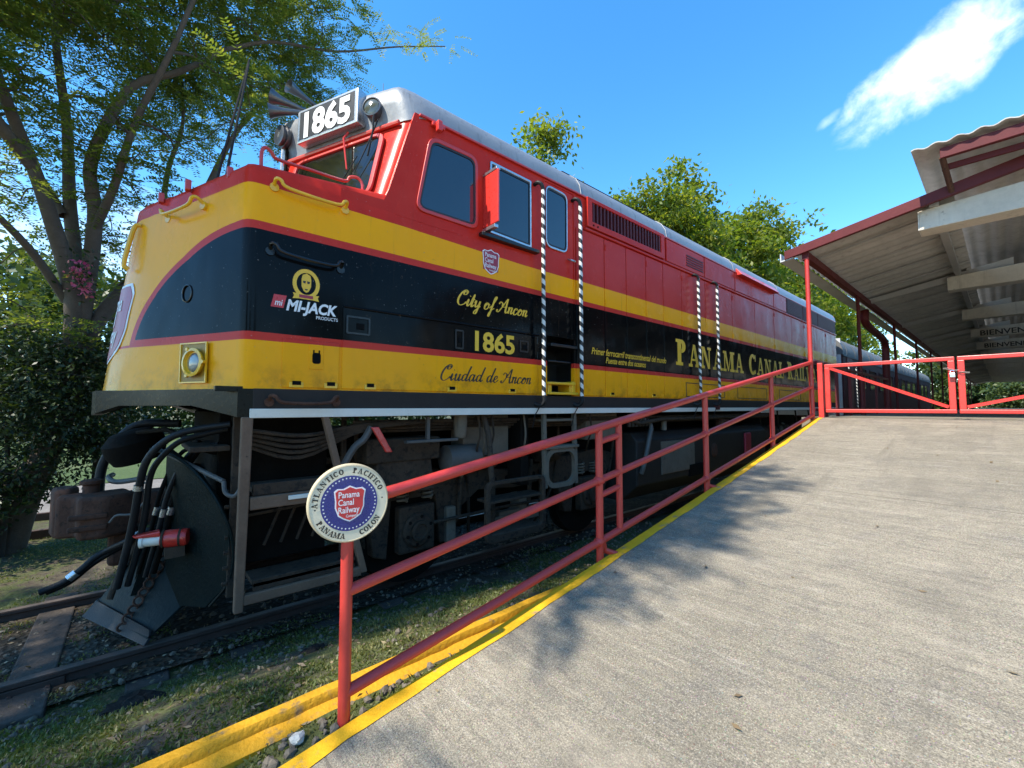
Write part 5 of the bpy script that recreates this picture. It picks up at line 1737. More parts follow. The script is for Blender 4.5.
corrugated(7.02, 62, .30, 1.95, lambda x, y: rz(y) + .03, 'x', .28, .022).build('roof_sheet', M['corr'], cn, 60)
corrugated(6.5, 61, -4.6, .60, lambda x, y: 4.665 + .012 * (.60 - y), 'y', .17, .015).build('upper_roof_sheet', M['corr'], cn, 60)
MB().hexa([(6.94, -5, rz(-5) - .10), (7.0, -5, rz(-5) - .10), (7.0, 2.0, rz(2.0) - .06), (6.94, 2.0, rz(2.0) - .06), (6.94, -5, rz(-5) + .06), (7.0, -5, rz(-5) + .06), (7.0, 2.0, rz(2.0) + .06), (6.94, 2.0, rz(2.0) + .06)]).build('edge_beam', M['fascia'], cn, 0, .005)
MB().hexa([(6.56, -4.6, 4.49), (6.62, -4.6, 4.49), (6.62, .36, 4.52), (6.56, .36, 4.52), (6.56, -4.6, 4.61), (6.62, -4.6, 4.61), (6.62, .36, 4.63), (6.56, .36, 4.63)]).build('upper_edge_beam', M['fascia'], cn, 0, .004)
MB().hexa([(6.72, -4.6, 4.36), (6.76, -4.6, 4.36), (6.76, .36, 4.44), (6.72, .36, 4.44), (6.72, -4.6, 4.42), (6.76, -4.6, 4.42), (6.76, .36, 4.50), (6.72, .36, 4.50)]).build('brace', M['fascia'], cn, 0)
MB().tube([(6.60, .345, 4.54), (6.97, .30, 4.24)], .028, 8).build('strut', M['rust'], cn)
# gutter and its edge beam
MB().prism([(6.96, 1.90, 3.90), (6.96, 2.06, 3.88), (6.96, 2.06, 4.0), (6.96, 2.045, 4.0), (6.96, 2.045, 3.90), (6.96, 1.90, 3.915)], (55, 0, 0)).build('gutter', M['gutter'], cn, 0)
MB().box(7.0, 62, 1.72, 1.80, 3.86, 3.96).build('eaves_beam', M['fascia'], cn, 0)
# poles
for i, x in enumerate([7.03] + [10.2 + 4.05 * k for k in range(11)]):
    MB().tube([(x, RY, 1.2 if i == 0 else 1.62), (x, RY, 3.90)], .028, 12).build('canopy_pole', M['rail_red'] if i == 0 else M['fascia'], cn)
# rafters and beams
bx = [7.25 + 4.07 * k for k in range(13)]
for i, X in enumerate(bx):
    y0_ = .60
    if i:
        MB().hexa([(X - .06, -.2, rz(-.2) - .16), (X + .06, -.2, rz(-.2) - .16), (X + .06, 1.75, rz(1.75) - .10), (X - .06, 1.75, rz(1.75) - .10), (X - .06, -.2, rz(-.2) - .01), (X + .06, -.2, rz(-.2) - .01), (X + .06, 1.75, rz(1.75) - .01), (X - .06, 1.75, rz(1.75) - .01)]).build('rafter', M['steelg'], cn, 0)
    b = MB().hexa([(X - .15, -6, 3.93), (X + .15, -6, 3.93), (X + .15, y0_, 3.93), (X - .15, y0_, 3.93), (X - .15, -6, 4.55), (X + .15, -6, 4.55), (X + .15, y0_, 4.17), (X - .15, y0_, 4.17)]).build('concrete_beam', M['conc'], cn, 0, .008)
    MB().box(X - .148, X + .148, y0_, y0_ + .006, 3.935, 4.165).build('beam_end', M['concw'], b, 0)
    if i > 0:
        MB().box(X - .05, X + .05, .30, .36, 4.1, 4.42).build('hanger', M['steelg'], cn, 0)
    if i in (3, 4):
        font_text('welcome_lettering', 'BIENVENIDOS', plane_map((X - .151, .42, 3.965), (0, -1, 0), (0, 0, 1), (-1, 0, 0)), .22, M['blkl'], b, wx=1.05, bold=.02)
MB().box(7.05, 60, .42, .50, rz(.46) - .075, rz(.46) - .013).build('purlin', M['steelg'], cn, 0)
for k in range(50):
    x = 7.6 + 1.02 * k
    MB().hexa([(x, .3, rz(.3) - .012), (x + .03, .3, rz(.3) - .012), (x + .03, 1.93, rz(1.93) - .012), (x, 1.93, rz(1.93) - .012), (x, .3, rz(.3) + .01), (x + .03, .3, rz(.3) + .01), (x + .03, 1.93, rz(1.93) + .01), (x, 1.93, rz(1.93) + .01)]).build('sheet_joint', M['steelg'], cn, 0)
# columns far inside
for X in bx[1::2]:
    MB().box(X - .15, X + .15, -2.6, -2.3, 1.6, 4.0).build('column', M['conc'], cn, 0, .01)
# downpipe
MB().tube(catmull([(11.9, 1.93, 3.90), (11.9, 1.93, 3.66), (12.3, 1.92, 3.56), (13.6, 1.90, 3.46), (14.0, 1.90, 3.32), (14.0, 1.90, 2.9), (14.0, 1.90, 1.6)], 5), .075, 12).build('downpipe', M['fascia'], cn)

sb = thing('unseen_building', 'unseen long low building with cream walls and maroon doors, added to block reflected sky', 'building', (34, -8.2, 1.64))
MB().box(9, 115, -8.6, -8.2, 1.6, 5.2).build('wall', M['conc'], sb, 0)  # unseen building added to keep bright horizon out of the paint reflections
MB().box(9, 115, -8.2, -8.17, 1.62, 2.5).build('dado', M['fascia'], sb, 0)
for k in range(17):
    x = 11.5 + 6 * k
    d = MB().box(x, x + 1.1, -8.2, -8.14, 1.64, 3.75).build('door', M['fascia'], sb, 0, .01)
    MB().lathe((x + 1.0, -8.13, 2.65), (0, 1, 0), [(0, .03), (.05, .03)], 10).build('handle', M['alu'], d)
    w = MB().frame([(x + 2.2, -8.17, 2.6), (x + 4.4, -8.17, 2.6), (x + 4.4, -8.17, 3.7), (x + 2.2, -8.17, 3.7)], [(x + 2.28, -8.17, 2.68), (x + 4.32, -8.17, 2.68), (x + 4.32, -8.17, 3.62), (x + 2.28, -8.17, 3.62)], (0, .05, 0)).build('window', M['fascia'], sb, 0)
    MB().box(x + 2.28, x + 4.32, -8.19, -8.16, 2.68, 3.62).build('pane', M['glass'], w, 0)

# ------------------------------------------------------------------ vegetation
def quads_mesh(name, P, material, parent=None):
    n = len(P)
    me = bpy.data.meshes.new(name)
    me.vertices.add(n * 4)
    me.vertices.foreach_set('co', P.reshape(-1).astype(np.float32))
    me.loops.add(n * 4)
    me.loops.foreach_set('vertex_index', np.arange(n * 4, dtype=np.int32))
    me.polygons.add(n)
    me.polygons.foreach_set('loop_start', np.arange(0, n * 4, 4, dtype=np.int32))
    me.polygons.foreach_set('loop_total', np.full(n, 4, np.int32))
    me.update(calc_edges=True)
    return link_mesh(name, me, material, parent, 0, fix=False)


def nrm(a):
    return a / np.maximum(np.linalg.norm(a, axis=-1, keepdims=True), 1e-9)


def leaf_quads(c, d, L, W, up=None, fold=0.):
    """kite-shaped leaves at c pointing along d"""
    n = len(c)
    d = nrm(d)
    if up is None:
        up = nrm(rng.normal(size=(n, 3)) * .8 + np.array([0, 0, 1.]))
    s = nrm(np.cross(d, up))
    L = np.broadcast_to(L, (n,))[:, None]; W = np.broadcast_to(W, (n,))[:, None]
    return np.stack([c, c + d * L * .45 + s * W * .5, c + d * L, c + d * L * .45 - s * W * .5], 1)


class Tree:
    def __init__(s):
        s.mb = MB(); s.nodes = []; s.tips = []

    def limb(s, pts, r0, r1, sub=5, n=8):
        p = catmull(pts, sub)
        m = len(p)
        rs = [r0 + (r1 - r0) * (i / (m - 1)) for i in range(m)]
        s.mb.tube(p, rs, n, cap=False)
        s.nodes += [(q, rs[i]) for i, q in enumerate(p)]

    def reach(s, targets, r_tip=.006, sag=.1, n=5, wob=.12, side=2):
        """grow a branch from the nearest existing wood to each target"""
        arr = np.array([tuple(q) for q, _ in s.nodes]); rr = [r for _, r in s.nodes]
        todo = sorted(targets, key=lambda t: float(np.min(np.linalg.norm(arr - np.array(t), axis=1))))
        for t in todo:
            t = Vector(t)
            dd = np.linalg.norm(arr - np.array(tuple(t)), axis=1) + np.maximum(0, arr[:, 2] - t.z) * .8
            i = int(np.argmin(dd))
            a = Vector(arr[i]); L = (t - a).length
            if L < .05:
                continue
            mid = a.lerp(t, .5) + Vector((random.uniform(-1, 1), random.uniform(-1, 1), random.uniform(-.2, 1))) * L * wob
            p = catmull([a, a.lerp(mid, .5) + Vector((0, 0, L * sag * .5)), mid + Vector((0, 0, L * sag * .4)), t], 3)
            r0 = min(rr[i] * .78, .014 + .020 * L)
            rs = [r0 + (r_tip - r0) * k / (len(p) - 1) for k in range(len(p))]
            s.mb.tube(p, rs, n, cap=False)
            arr = np.vstack([arr, np.array([tuple(q) for q in p[1:]])]); rr += rs[1:]
            s.nodes += [(q, rs[k]) for k, q in enumerate(p) if k]
            s.tips.append((p[-2], p[-1]))
            s.tips.append((p[len(p) // 2], p[len(p) // 2 + 1]))
            for _ in range(side):
                k = random.randrange(len(p) // 3, len(p))
                q = p[k] + Vector((random.uniform(-1, 1), random.uniform(-1, 1), random.uniform(-.25, .45))) * random.uniform(.25, .6)
                s.mb.tube([p[k], p[k].lerp(q, .5) + Vector((0, 0, .03)), q], [rs[k] * .7 + .002, .006, .004], 4, cap=False)
                s.tips.append((p[k].lerp(q, .5), q))


def feather_sprays(tips, per=7, flen=.42, pairs=9, ll=.085, lw=.026, flat=.35):
    """fronds of paired leaflets round each twig tip"""
    out = []
    for a, b in tips:
        a = np.array(tuple(a)); b = np.array(tuple(b))
        d0 = nrm((b - a)[None])[0]
        n = per
        base = b + rng.normal(size=(n, 3)) * .16 * np.array([1, 1, .5])
        fd = nrm(d0[None] * .5 + rng.normal(size=(n, 3)) * np.array([1, 1, flat]))
        fl = flen * rng.uniform(.6, 1.2, n)
        t = np.linspace(.12, 1, pairs)
        c = base[:, None] + fd[:, None] * (fl[:, None] * t)[..., None]
        c[..., 2] -= (fl[:, None] * t) ** 2 * .35
        side = nrm(np.cross(fd, np.array([0, 0, 1.]) + rng.normal(size=(n, 3)) * .25))
        for sgn in (1, -1):
            ld = nrm(side[:, None] * sgn + fd[:, None] * .55 + rng.normal(size=(n, pairs, 3)) * .12)
            up = nrm(np.array([0, 0, 1.]) + rng.normal(size=(n, pairs, 3)) * .35)
            taper = (1 - .5 * np.abs(t - .45))[None] * np.ones((n, 1))
            out.append(leaf_quads(c.reshape(-1, 3), ld.reshape(-1, 3), (ll * taper).reshape(-1), lw, up.reshape(-1, 3)))
    return np.concatenate(out)


def blob_leaves(tips, per, spread, L, W, sz=None):
    P = np.array([tuple(b) for a, b in tips])
    c = np.repeat(P, per, 0)
    c = c + rng.normal(size=c.shape) * spread * np.array([1, 1, .75])
    d = nrm(rng.normal(size=c.shape) + np.array([0, 0, -.25]))
    s = rng.uniform(.65, 1.25, len(c))
    return leaf_quads(c, d, L * s, W * s, nrm(rng.normal(size=c.shape) * .7 + np.array([0, 0, 1.])))


# the big spreading tree left of the nose
CL = [(-2.86,8.71,8.92),(-2.64,8.73,9.18),(-2.5,10.11,10.57),(-1.95,8.25,9.15),(-1.63,8.01,9.36),(-1.39,10.27,11.81),(-0.82,8.38,10.55),(0.4,7.88,11.05),(-2.84,8.84,8.53),(-3.09,10.29,9.96),(-2.62,9.58,9.74),(-2.09,8.99,9.41),(-1.54,7.94,8.63),(-1.48,9.6,10.78),(-1.18,10.04,11.46),(-0.26,8.07,10.34),(0.47,8.1,10.81),(-3.34,10.78,9.73),(-2.36,8.31,7.96),(-2.06,7.72,7.76),(-1.92,8.46,8.43),(-1.61,7.84,8.42),(-1.14,8.3,9.19),(-1.07,8.81,9.49),(-0.55,7.41,8.93),(-0.2,7.77,9.35),(0.17,8.15,10.13),(1.26,9.21,12.37),(-2.77,9.09,7.98),(-2.43,8.12,7.54),(-2.78,10.5,9.54),(-2.51,10.73,10.07),(-1.59,8.73,8.53),(-1.33,10.21,10.26),(-0.71,7.55,8.34),(-0.75,10.62,11.0),(0.13,9.7,11.15),(0.66,10.3,11.98),(1.08,9.81,11.86),(-3.3,10.88,9.04),(-2.2,7.84,7.17),(-2.5,10.04,8.72),(-1.48,7.21,7.12),(-1.78,10.53,9.98),(-1.61,10.18,9.4),(-0.91,10.54,10.39),(-0.59,8.46,8.75),(0.13,8.99,9.72),(0.37,7.33,8.76),(1.22,10.49,12.02),(1.58,8.58,10.81),(1.98,7.24,9.72),(-2.79,8.65,6.91),(-2.22,8.09,6.94),(-1.9,7.56,6.52),(-2.43,10.56,8.71),(-1.9,10.46,9.1),(-1.4,10.55,9.72),(-1.17,10.38,9.62),(-0.45,7.84,7.82),(0.11,7.77,8.43),(0.47,9.26,9.87),(0.99,7.22,8.38),(1.51,9.05,10.33),(2.03,7.49,9.45),(2.72,8.56,10.62),(-2.89,9.58,7.03),(-2.31,8.39,6.65),(-2.52,10.66,8.3),(-2.26,10.19,7.94),(-1.36,7.73,6.84),(-1.27,9.72,8.47),(-0.88,7.75,7.31),(-0.41,10.63,9.86),(-0.07,8.53,8.26),(0.52,8.73,9.04),(1.36,9.69,10.33),(1.23,7.29,8.31),(2.3,10.35,10.98),(-2.87,9.08,6.43),(-2.78,10.09,7.05),(-2.26,9.68,7.42),(-1.98,9.55,7.24),(-1.78,10.73,8.4),(-1.51,10.61,8.34),(-0.71,8.08,7.16),(-0.63,10.99,9.13),(0.18,8.72,8.14),(0.64,8.76,8.51),(0.8,9.25,9.03),(1.69,8.58,8.87),(2.28,7.79,8.67),(-2.47,8.39,5.82),(-2.32,8.04,5.79),(-1.8,7.77,5.7),(-2.38,10.8,7.57),(-1.83,9.79,7.01),(-0.56,8.4,7.15),(-0.19,10.97,9.09),(0.46,9.87,8.27),(1.43,10.82,9.56),(1.97,9.33,8.87),(2.55,9.3,9.17),(-1.25,7.78,5.94),(-1.19,8.08,5.85),(-0.38,10.34,7.91),(0.32,10.7,8.2),(0.87,10.42,8.52),(1.07,7.61,6.83),(1.63,8.36,7.4),(2.59,9.48,8.53),(-2.57,8.37,4.97),(-2.43,10.56,6.16),(-1.86,9.2,5.79),(-1.18,9.47,6.34),(-0.3,9.85,6.75),(-0.12,10.34,7.04),(0.63,10.41,7.98),(0.94,7.27,6.09),(1.83,9.02,7.77),(2.5,10.58,8.76),(-2.24,7.33,4.41),(-2.85,10.48,5.44),(-2.42,9.88,5.46),(-1.26,10.4,6.32),(-0.78,8.17,5.36),(-0.35,8.2,5.79),(-0.02,7.7,5.33),(0.84,10.95,7.67),(0.82,8.0,6.18),(2.33,10.58,7.76),(-2.16,8.33,4.67),(-1.76,7.49,4.28),(-1.41,7.3,4.48),(-0.56,8.58,5.2),(-0.15,8.02,5.29),
      (-0.42,9.2,4.82),(-0.22,9.37,4.35),(-0.52,9.35,4.44),(-0.07,8.91,5.07),(-0.31,9.86,3.09),(-0.59,10.1,3.61),(-1.0,9.9,4.15),(-1.27,8.38,3.17),(-1.01,8.55,2.83),(-1.39,9.43,4.84),(-0.27,8.86,3.73)]
bt = thing('spreading_tree', 'large spreading tree with forked trunk and feathery leaves left of the locomotive nose', 'tree', (-1.2, 8.8, -.12))
T = Tree()
T.limb([(-1.25, 8.8, -.2), (-1.12, 8.8, .5), (-.97, 8.8, 1.0), (-.76, 8.8, 1.9), (-.70, 8.8, 2.7)], .19, .15, 6, 12)
T.limb([(-.70, 8.8, 2.6), (-.74, 8.75, 3.4), (-.95, 8.6, 4.3), (-1.15, 8.5, 5.0), (-1.45, 8.4, 5.9), (-1.7, 8.3, 6.8), (-2.0, 8.2, 7.6)], .12, .03, 6, 10)
T.limb([(-.71, 8.8, 2.6), (-.70, 8.9, 3.5), (-.85, 9.1, 4.8), (-.95, 9.3, 6.1), (-1.15, 9.5, 7.6), (-1.2, 9.6, 9.0)], .11, .03, 6, 10)
T.limb([(-.68, 8.8, 2.7), (-.60, 8.8, 3.6), (-.55, 8.7, 4.6), (-.62, 8.6, 5.3), (-.40, 8.4, 6.1), (-.15, 8.3, 6.6), (.35, 8.2, 7.0), (.9, 8.1, 7.6)], .11, .03, 6, 10)
T.limb([(-.72, 8.82, 2.2), (-.55, 8.9, 2.9), (-.28, 9.0, 3.5), (.05, 9.1, 4.1), (.35, 9.2, 4.6), (.75, 9.3, 5.5), (1.2, 9.5, 6.9), (1.7, 9.7, 8.0)], .12, .03, 6, 10)
T.limb([(-.55, 8.7, 4.4), (-.35, 8.4, 5.0), (-.15, 8.1, 5.9), (.2, 7.7, 6.9), (.5, 7.4, 7.9), (.9, 7.2, 8.8)], .06, .02, 5, 8)
T.limb([(-.9, 9.0, 4.6), (-1.3, 9.4, 5.4), (-1.8, 9.9, 6.2), (-2.3, 10.3, 7.2)], .06, .02, 5, 8)
T.limb([(-.8, 8.8, 3.3), (-1.15, 8.4, 3.9), (-1.6, 8.0, 4.4), (-2.1, 7.7, 5.0)], .06, .02, 5, 8)
T.limb([(.05, 9.1, 4.1), (.2, 9.6, 5.0), (.3, 10.0, 6.2), (.5, 10.4, 7.4), (.4, 10.6, 9.0)], .06, .02, 5, 8)
T.limb([(.9, 8.1, 7.6), (1.6, 8.2, 8.2), (2.8, 8.5, 8.9), (4.2, 8.8, 10.0), (5.6, 9.0, 10.95)], .032, .012, 5, 8)
T.limb([(-1.15, 9.5, 7.6), (-.5, 9.6, 8.6), (.3, 9.7, 9.6), (1.2, 9.8, 10.8)], .04, .015, 5, 8)
extra = []
for c in CL:
    for _ in range(4 if c[2] > 6.4 else 1):
        extra.append((c[0] + random.gauss(0, .34), c[1] + random.gauss(0, .4), c[2] + random.gauss(0, .12)))
# boughs reaching out over the track and the foot of the ramp
T.limb([(-1.15, 8.5, 5.0), (-1.9, 7.6, 5.9), (-2.9, 6.3, 6.7), (-3.6, 4.8, 7.2), (-3.5, 3.6, 7.5), (-2.8, 2.9, 7.7)], .075, .02, 5, 8)
T.limb([(-1.9, 7.6, 5.9), (-2.2, 6.3, 6.9), (-2.6, 4.8, 7.6), (-2.2, 3.6, 8.0), (-1.6, 2.9, 8.0)], .05, .02, 5, 8)
over = []
for _ in range(120):
    over.append((random.uniform(-6.6, -2.6), random.uniform(3.4, 7.0), random.uniform(6.4, 8.2)))
for _ in range(90):
    over.append((random.uniform(-4.8, -2.3), random.uniform(3.6, 5.3), random.uniform(6.1, 7.6)))
for _ in range(30):
    over.append((random.uniform(-8.6, -5.2), random.uniform(2.3, 5.2), random.uniform(6.6, 8.2)))
for _ in range(46):
    over.append((random.uniform(-3.2, -.8), 1.98 + abs(random.gauss(0, .32)), random.uniform(7.0, 7.9)))
T.reach([c for c in CL] + extra + over, side=2, r_tip=.008, wob=.24)
for q in [(2.0, 8.4, 8.75), (2.6, 8.6, 9.2), (3.1, 8.4, 9.2), (3.4, 8.7, 9.8), (4.0, 8.6, 9.8), (4.3, 8.9, 10.4), (4.7, 8.8, 10.2), (5.2, 9.0, 10.9), (5.75, 9.0, 11.1), (3.6, 8.6, 9.9), (2.3, 8.2, 8.6), (5.0, 8.9, 10.75)]:
    T.tips.append((Vector(q) - Vector((.1, 0, .05)), Vector(q)))
T.mb.build('trunk', M['bark'], bt, 80)
Q = feather_sprays(T.tips, per=5, flen=.46, pairs=10, ll=.084, lw=.026, flat=.25)
quads_mesh('crown', Q, M['leaf_rain'], bt)
print('rain tree leaves', len(Q))
# bougainvillea flowers in the trunk fork
bf = thing('flower_cluster', 'small cluster of pink bougainvillea flowers hanging in front of the tree trunk', 'flowers', (-.62, 8.4, 3.6))
tp = [(Vector((-.6 + random.gauss(0, .05), 8.35, 3.95 - .07 * k)), Vector((-.62 + random.gauss(0, .06) + .012 * k, 8.35 + random.gauss(0, .06), 3.95 - .07 * k))) for k in range(9)]
quads_mesh('petals', blob_leaves(tp[3:], 26, .06, .05, .04), M['petal'], bf)
quads_mesh('leaves', blob_leaves(tp, 14, .10, .07, .035), M['leaf_dark'], bf)


def bush(name, label, cat, c, r, m, per=60, L=.11, W=.05, n=60, group=None, stems=True, spread=.16):
    t = thing(name, label, cat, (c[0], c[1], -.12), group)
    T = Tree()
    T.limb([(c[0], c[1], -.15), (c[0] + .03, c[1], c[2] * .5), (c[0], c[1], c[2])], .05, .02, 4, 6)
    tg = []
    for _ in range(n):
        d = Vector((random.gauss(0, 1), random.gauss(0, 1), random.gauss(0, 1))).normalized() * random.uniform(.45, 1) ** .6
        tg.append((c[0] + d.x * r[0], c[1] + d.y * r[1], max(.05, c[2] + d.z * r[2])))
    T.reach(tg, side=1)
    T.mb.build('stems', M['bark_d'], t, 80)
    quads_mesh('foliage', blob_leaves(T.tips, per, spread, L, W), m, t)
    return t


bush('leafy_shrub', 'dark dense shrub wrapped around the base of the spreading tree at the left edge', 'shrub', (-1.25, 8.55, 1.5), (.8, .6, 1.3), M['leaf_dark'], 40, .075, .035, 110)
bush('leafy_shrub', 'dark green shrub just left of the locomotive nose behind the coupler', 'shrub', (-.45, 8.9, 1.9), (.6, .5, 1.05), M['leaf_dark'], 36, .075, .035, 80)
bush('leafy_shrub', 'low weedy shrub growing between the two tracks', 'shrub', (-1.9, 8.2, .45), (.5, .5, .5), M['leaf_dark'], 24, .10, .045, 30)


def broad_tree(label, x, y, h, r, n, per, L, leaf='leaf_back', group='trees behind the locomotive', name='broadleaf_tree', spread=.22, r0=.16, low=.45, cone=.55):
    t = thing(name, label, 'tree', (x, y, -.12), group)
    T = Tree()
    T.limb([(x, y, -.15), (x + .1, y, h * .3), (x - .08, y + .1, h * .6), (x, y, h * .96)], r0, .03, 6, 8)
    tg = []
    cl_ = []
    for q in range(11):
        k = low + (1 - low) * (q + random.random()) / 11
        rr = r * (1 - ((k - low) / (1 - low)) ** 1.6 * cone) * random.uniform(.35, 1)
        a = random.uniform(0, 6.283)
        cl_.append((x + rr * math.cos(a), y + rr * math.sin(a), h * k))
    for i in range(n):
        cx, cy, cz = cl_[i % 11]
        sp = r * .30
        tg.append((cx + random.gauss(0, sp), cy + random.gauss(0, sp), min(h, cz + random.gauss(0, sp * .8))))
    T.reach(tg, side=2, sag=.25)
    T.mb.build('trunk', M['bark'], t, 80)
    quads_mesh('crown', blob_leaves(T.tips, per, spread, L, L * .5), M[leaf], t)
    return t


broad_tree('slim broadleaf tree whose tip shows alone above the cab roof', 9.4, 9.4, 10.7, 1.2, 55, 28, .17, spread=.20, low=.35, cone=.75)
broad_tree('tall leafy tree behind the middle of the locomotive hood, left of a pair', 15.8, 9.6, 10.7, 1.8, 90, 30, .22, spread=.28)
broad_tree('tall leafy tree behind the middle of the locomotive hood, right of a pair', 19.8, 10.2, 12.3, 2.2, 110, 26, .26, spread=.30)
broad_tree('yellow-green tree rising behind the rear of the locomotive roof', 27.2, 10.4, 13.6, 2.5, 110, 26, .30, spread=.34)
broad_tree('yellow-green tree beside the canopy corner, behind the first coach', 31, 10.6, 13.0, 3.2, 90, 26, .34, spread=.38)
broad_tree('rounder green tree filling the gap between the leafy trees behind the hood', 23.0, 11.5, 11.6, 2.6, 100, 28, .26, spread=.32)
for i, (x, y, h, r) in enumerate([(38, 11, 13.5, 3.6), (47, 11.5, 14, 4), (58, 12, 14.5, 4.5), (72, 12, 15, 5)]):
    lb = ['bright green tree seen through the canopy poles above the first coach', 'bright green tree above the joint of the first two coaches', 'bright tree above the second coach, seen under the gutter', 'farthest bright tree in the row behind the coaches'][i]
    broad_tree(lb, x, y, h, r, 80, 24, .42, spread=.5)

# distant trees across the lawn on the left
labs = ['distant dark tree across the lawn at the far left edge', 'distant tree across the lawn behind the forked trunk', 'distant tree across the lawn seen between trunk and locomotive nose', 'distant tree beyond the locomotive nose', 'far tree behind the locomotive cab', 'far tree hidden mostly by the locomotive hood']
for i, (x, y, h, r) in enumerate([(-13, 42, 11, 6), (-6, 46, 12, 6), (-1, 38, 9, 5), (5, 44, 10, 5), (13, 40, 8, 5), (22, 40, 8, 5)]):
    broad_tree(labs[i], x, y, h, r, 70, 26, .55, 'leaf_far', 'far trees across the lawn', 'lawn_tree', .7, .3, .12, .5)
# trees behind the photographer, seen in the gloss of the paint and shading the low sky
for i, (x, y, h, r) in enumerate([(-16, -30, 9, 4), (-4, -34, 10, 4.5), (10, -30, 10, 4.5), (-20, -12, 8, 3.5), (22, -26, 10, 4.5), (38, -13, 14, 5), (50, -16, 15, 5.5), (62, -21, 15, 5.5), (74, -13, 15, 5.5)]):  # last four are unseen, added to block the sky mirrored in the paint
    broad_tree(['tree standing behind the photographer, seen only as a reflection', 'second tree behind the photographer, seen only as a reflection', 'third tree behind the photographer, right of the ramp', 'tree behind the photographer, left of the ramp foot', 'tree beyond the right side of the canopy', 'unseen tall tree added behind the near end of the added building to block reflected sky', 'unseen tall tree added behind the middle of the added building to block reflected sky', 'unseen tall tree added well back behind the added building to block reflected sky', 'unseen tall tree added behind the far end of the added building to block reflected sky'][i], x, y, h, r, 60, 24, .5, 'leaf_far', 'trees behind the photographer', 'offscreen_tree', .6, .25, .2, .5)
# far end of the platform
broad_tree('small tree at the far end of the platform beneath the canopy', 74, -.6, 4.2, 2.5, 50, 24, .4, 'leaf_far', 'trees at the far end of the platform', 'platform_tree', .5, .15, .3)
broad_tree('tall tree closing the far end of the track beyond the last coach', 112, 5, 11, 7, 80, 26, .9, 'leaf_far', 'trees at the far end of the platform', 'platform_tree', 1.0, .25, .15)
broad_tree('dark tree closing the far end of the platform', 96, -4, 9, 6, 80, 26, .8, 'leaf_far', 'trees at the far end of the platform', 'platform_tree', .8, .2, .2)

# grass and weeds
NB = 150000
gx = rng.uniform(-3.2, 4.6, NB * 2); gy = rng.uniform(1.78, 4.2, NB * 2)
far = rng.random(NB * 2) < .25
gy[far] = rng.uniform(6.1, 9.2, far.sum())
mid = rng.random(NB * 2) < .10
gy[mid] = rng.uniform(4.42, 5.75, mid.sum())
gx[mid] = rng.uniform(-3, .3, mid.sum())
keep = []
kz = []
for i in range(NB * 2):
    x, y = gx[i], gy[i]
    v = noise.noise(Vector((x * 1.1, y * 1.1, 2))) + .5 * noise.noise(Vector((x * 3.7, y * 3.7, 5)))
    thr = .02 if y < 3.9 else .25
    if x > 2.3:
        thr += .18
    if kerb_y(x) - .045 < y < kerb_y(x) + .105 and x < 3.4:
        continue
    if y < kerb_y(x) and x < 2.3:
        thr -= .05
    if v > thr - .16 + random.uniform(-.25, .25):
        keep.append(i); kz.append(max(gz(x, y), -.094) if y > 4.05 else gz(x, y))
keep = np.array(keep)[:NB]; kz = np.array(kz)[:NB]
c = np.stack([gx[keep], gy[keep], kz - .005], 1)
d = nrm(rng.normal(size=c.shape) * np.array([1, 1, .3]) + np.array([0, 0, .65]))
Lr = rng.uniform(.012, .038, len(c))
go = quads_mesh('grass', leaf_quads(c, d, Lr, Lr * .32, nrm(rng.normal(size=c.shape))), M['grass'])
stuff(go, 'patchy short grass and weeds between the track and the ramp', 'grass')
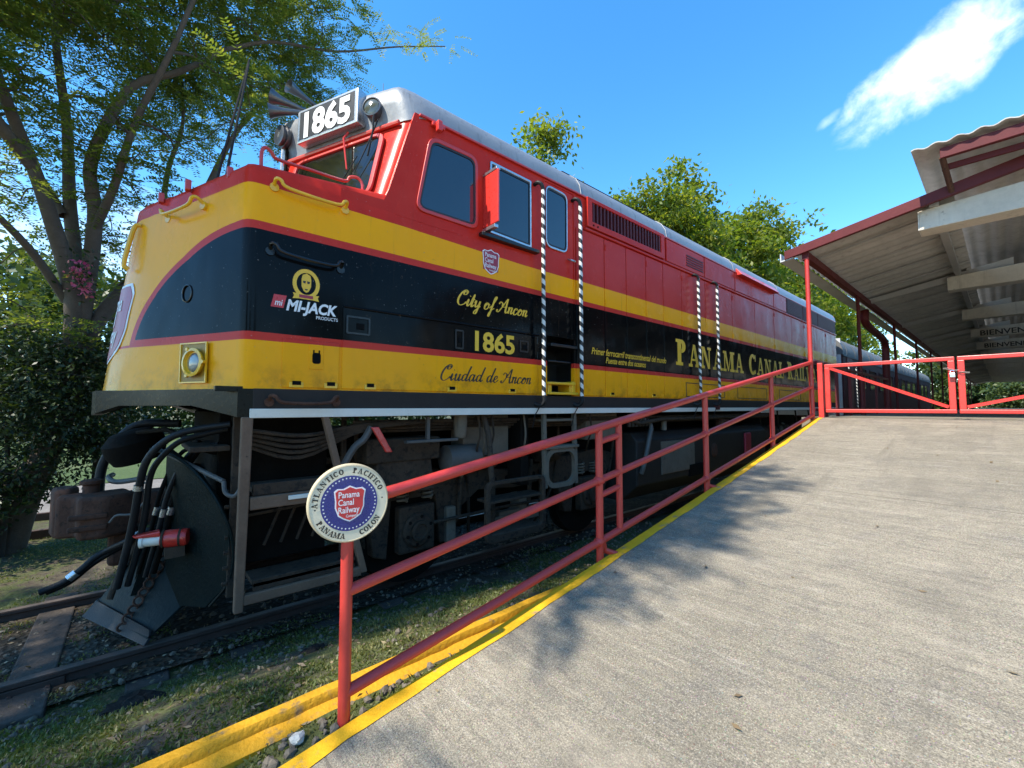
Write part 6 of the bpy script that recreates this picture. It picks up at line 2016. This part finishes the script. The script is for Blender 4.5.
# leaf litter on the ground by the track
NL = 5000
c = np.stack([rng.uniform(-3, 5, NL), rng.uniform(1.8, 5.8, NL), np.zeros(NL)], 1)
c[:, 2] = [max(gz(a, b), -.09) + .006 for a, b in c[:, :2]]
onr = np.stack([rng.uniform(.5, 6.8, 40), rng.uniform(-1.6, 1.6, 40), np.zeros(40)], 1)
onr[:, 2] = [ramp_z(a) + .008 for a in onr[:, 0]]
c = np.concatenate([c, onr]); NL += 40
lo = quads_mesh('leaf_litter', leaf_quads(c, nrm(rng.normal(size=c.shape) * np.array([1, 1, .15])), rng.uniform(.02, .06, NL), rng.uniform(.008, .02, NL)), M['litter'])
stuff(lo, 'scattered dry leaves and twigs beside the track', 'leaf litter')

# loose stones
ICO = None


def stones(name, pts, sizes, m, flat=1., sub=1):
    import bmesh
    bm = bmesh.new(); bmesh.ops.create_icosphere(bm, subdivisions=sub, radius=1)
    V = np.array([tuple(v.co) for v in bm.verts]); Fc = [tuple(v.index for v in f.verts) for f in bm.faces]
    bm.free()
    mb = MB()
    for p, s in zip(pts, sizes):
        k = V * rng.uniform(.6, 1.1, 3) * (1 + rng.normal(size=(len(V), 1)) * .13)
        a = random.uniform(0, 6.28)
        R = np.array([[math.cos(a), -math.sin(a), 0], [math.sin(a), math.cos(a), 0], [0, 0, 1]])
        mb.add((k * s * np.array([1, 1, flat])) @ R.T + np.array(p), Fc)
    return mb.build(name, m, None, 0)


pts, szs = [], []
for _ in range(2200):
    x = random.uniform(-3, 6.5); y = random.choice([random.uniform(4.4, 5.8), random.uniform(3.6, 4.25), random.uniform(1.74, 1.86), random.uniform(2.1, 4.2)])
    if y < 2.1 and x < 2.4:
        if y > kerb_y(x) - .05:
            continue
    if kerb_y(x) - .05 < y < kerb_y(x) + .11 and x < 3.4:
        continue
    s = random.uniform(.008, .026) * (1.25 if y > 4.3 else 1)
    pts.append((x, y, max(gz(x, y), -.094 if y > 4.05 else -1) + s * .25)); szs.append(s)
so_ = stones('gravel', pts, szs, M['stone'])
stuff(so_, 'loose grey gravel stones between the rails and along the kerb', 'gravel')
w = stones('white_stone', [(.50, 1.80, gz(.50, 1.80) + .015)], [.03], M['stonew'], .8, 2)
tag(w, 'pale chunk of broken concrete between the yellow kerb and the railing post', 'stone')
mo = stones('earth_clod', [(.05, 3.35, gz(.05, 3.35) + .0)], [.17], M['mound'], .35, 3)
tag(mo, 'flat black clod of earth in the grass in front of the snow plow', 'clod')
mo = stones('earth_clod', [(.95, 3.1, gz(.95, 3.1) - .02)], [.12], M['mound'], .35, 3)
tag(mo, 'small dark clod of earth in the grass right of the larger one', 'clod')
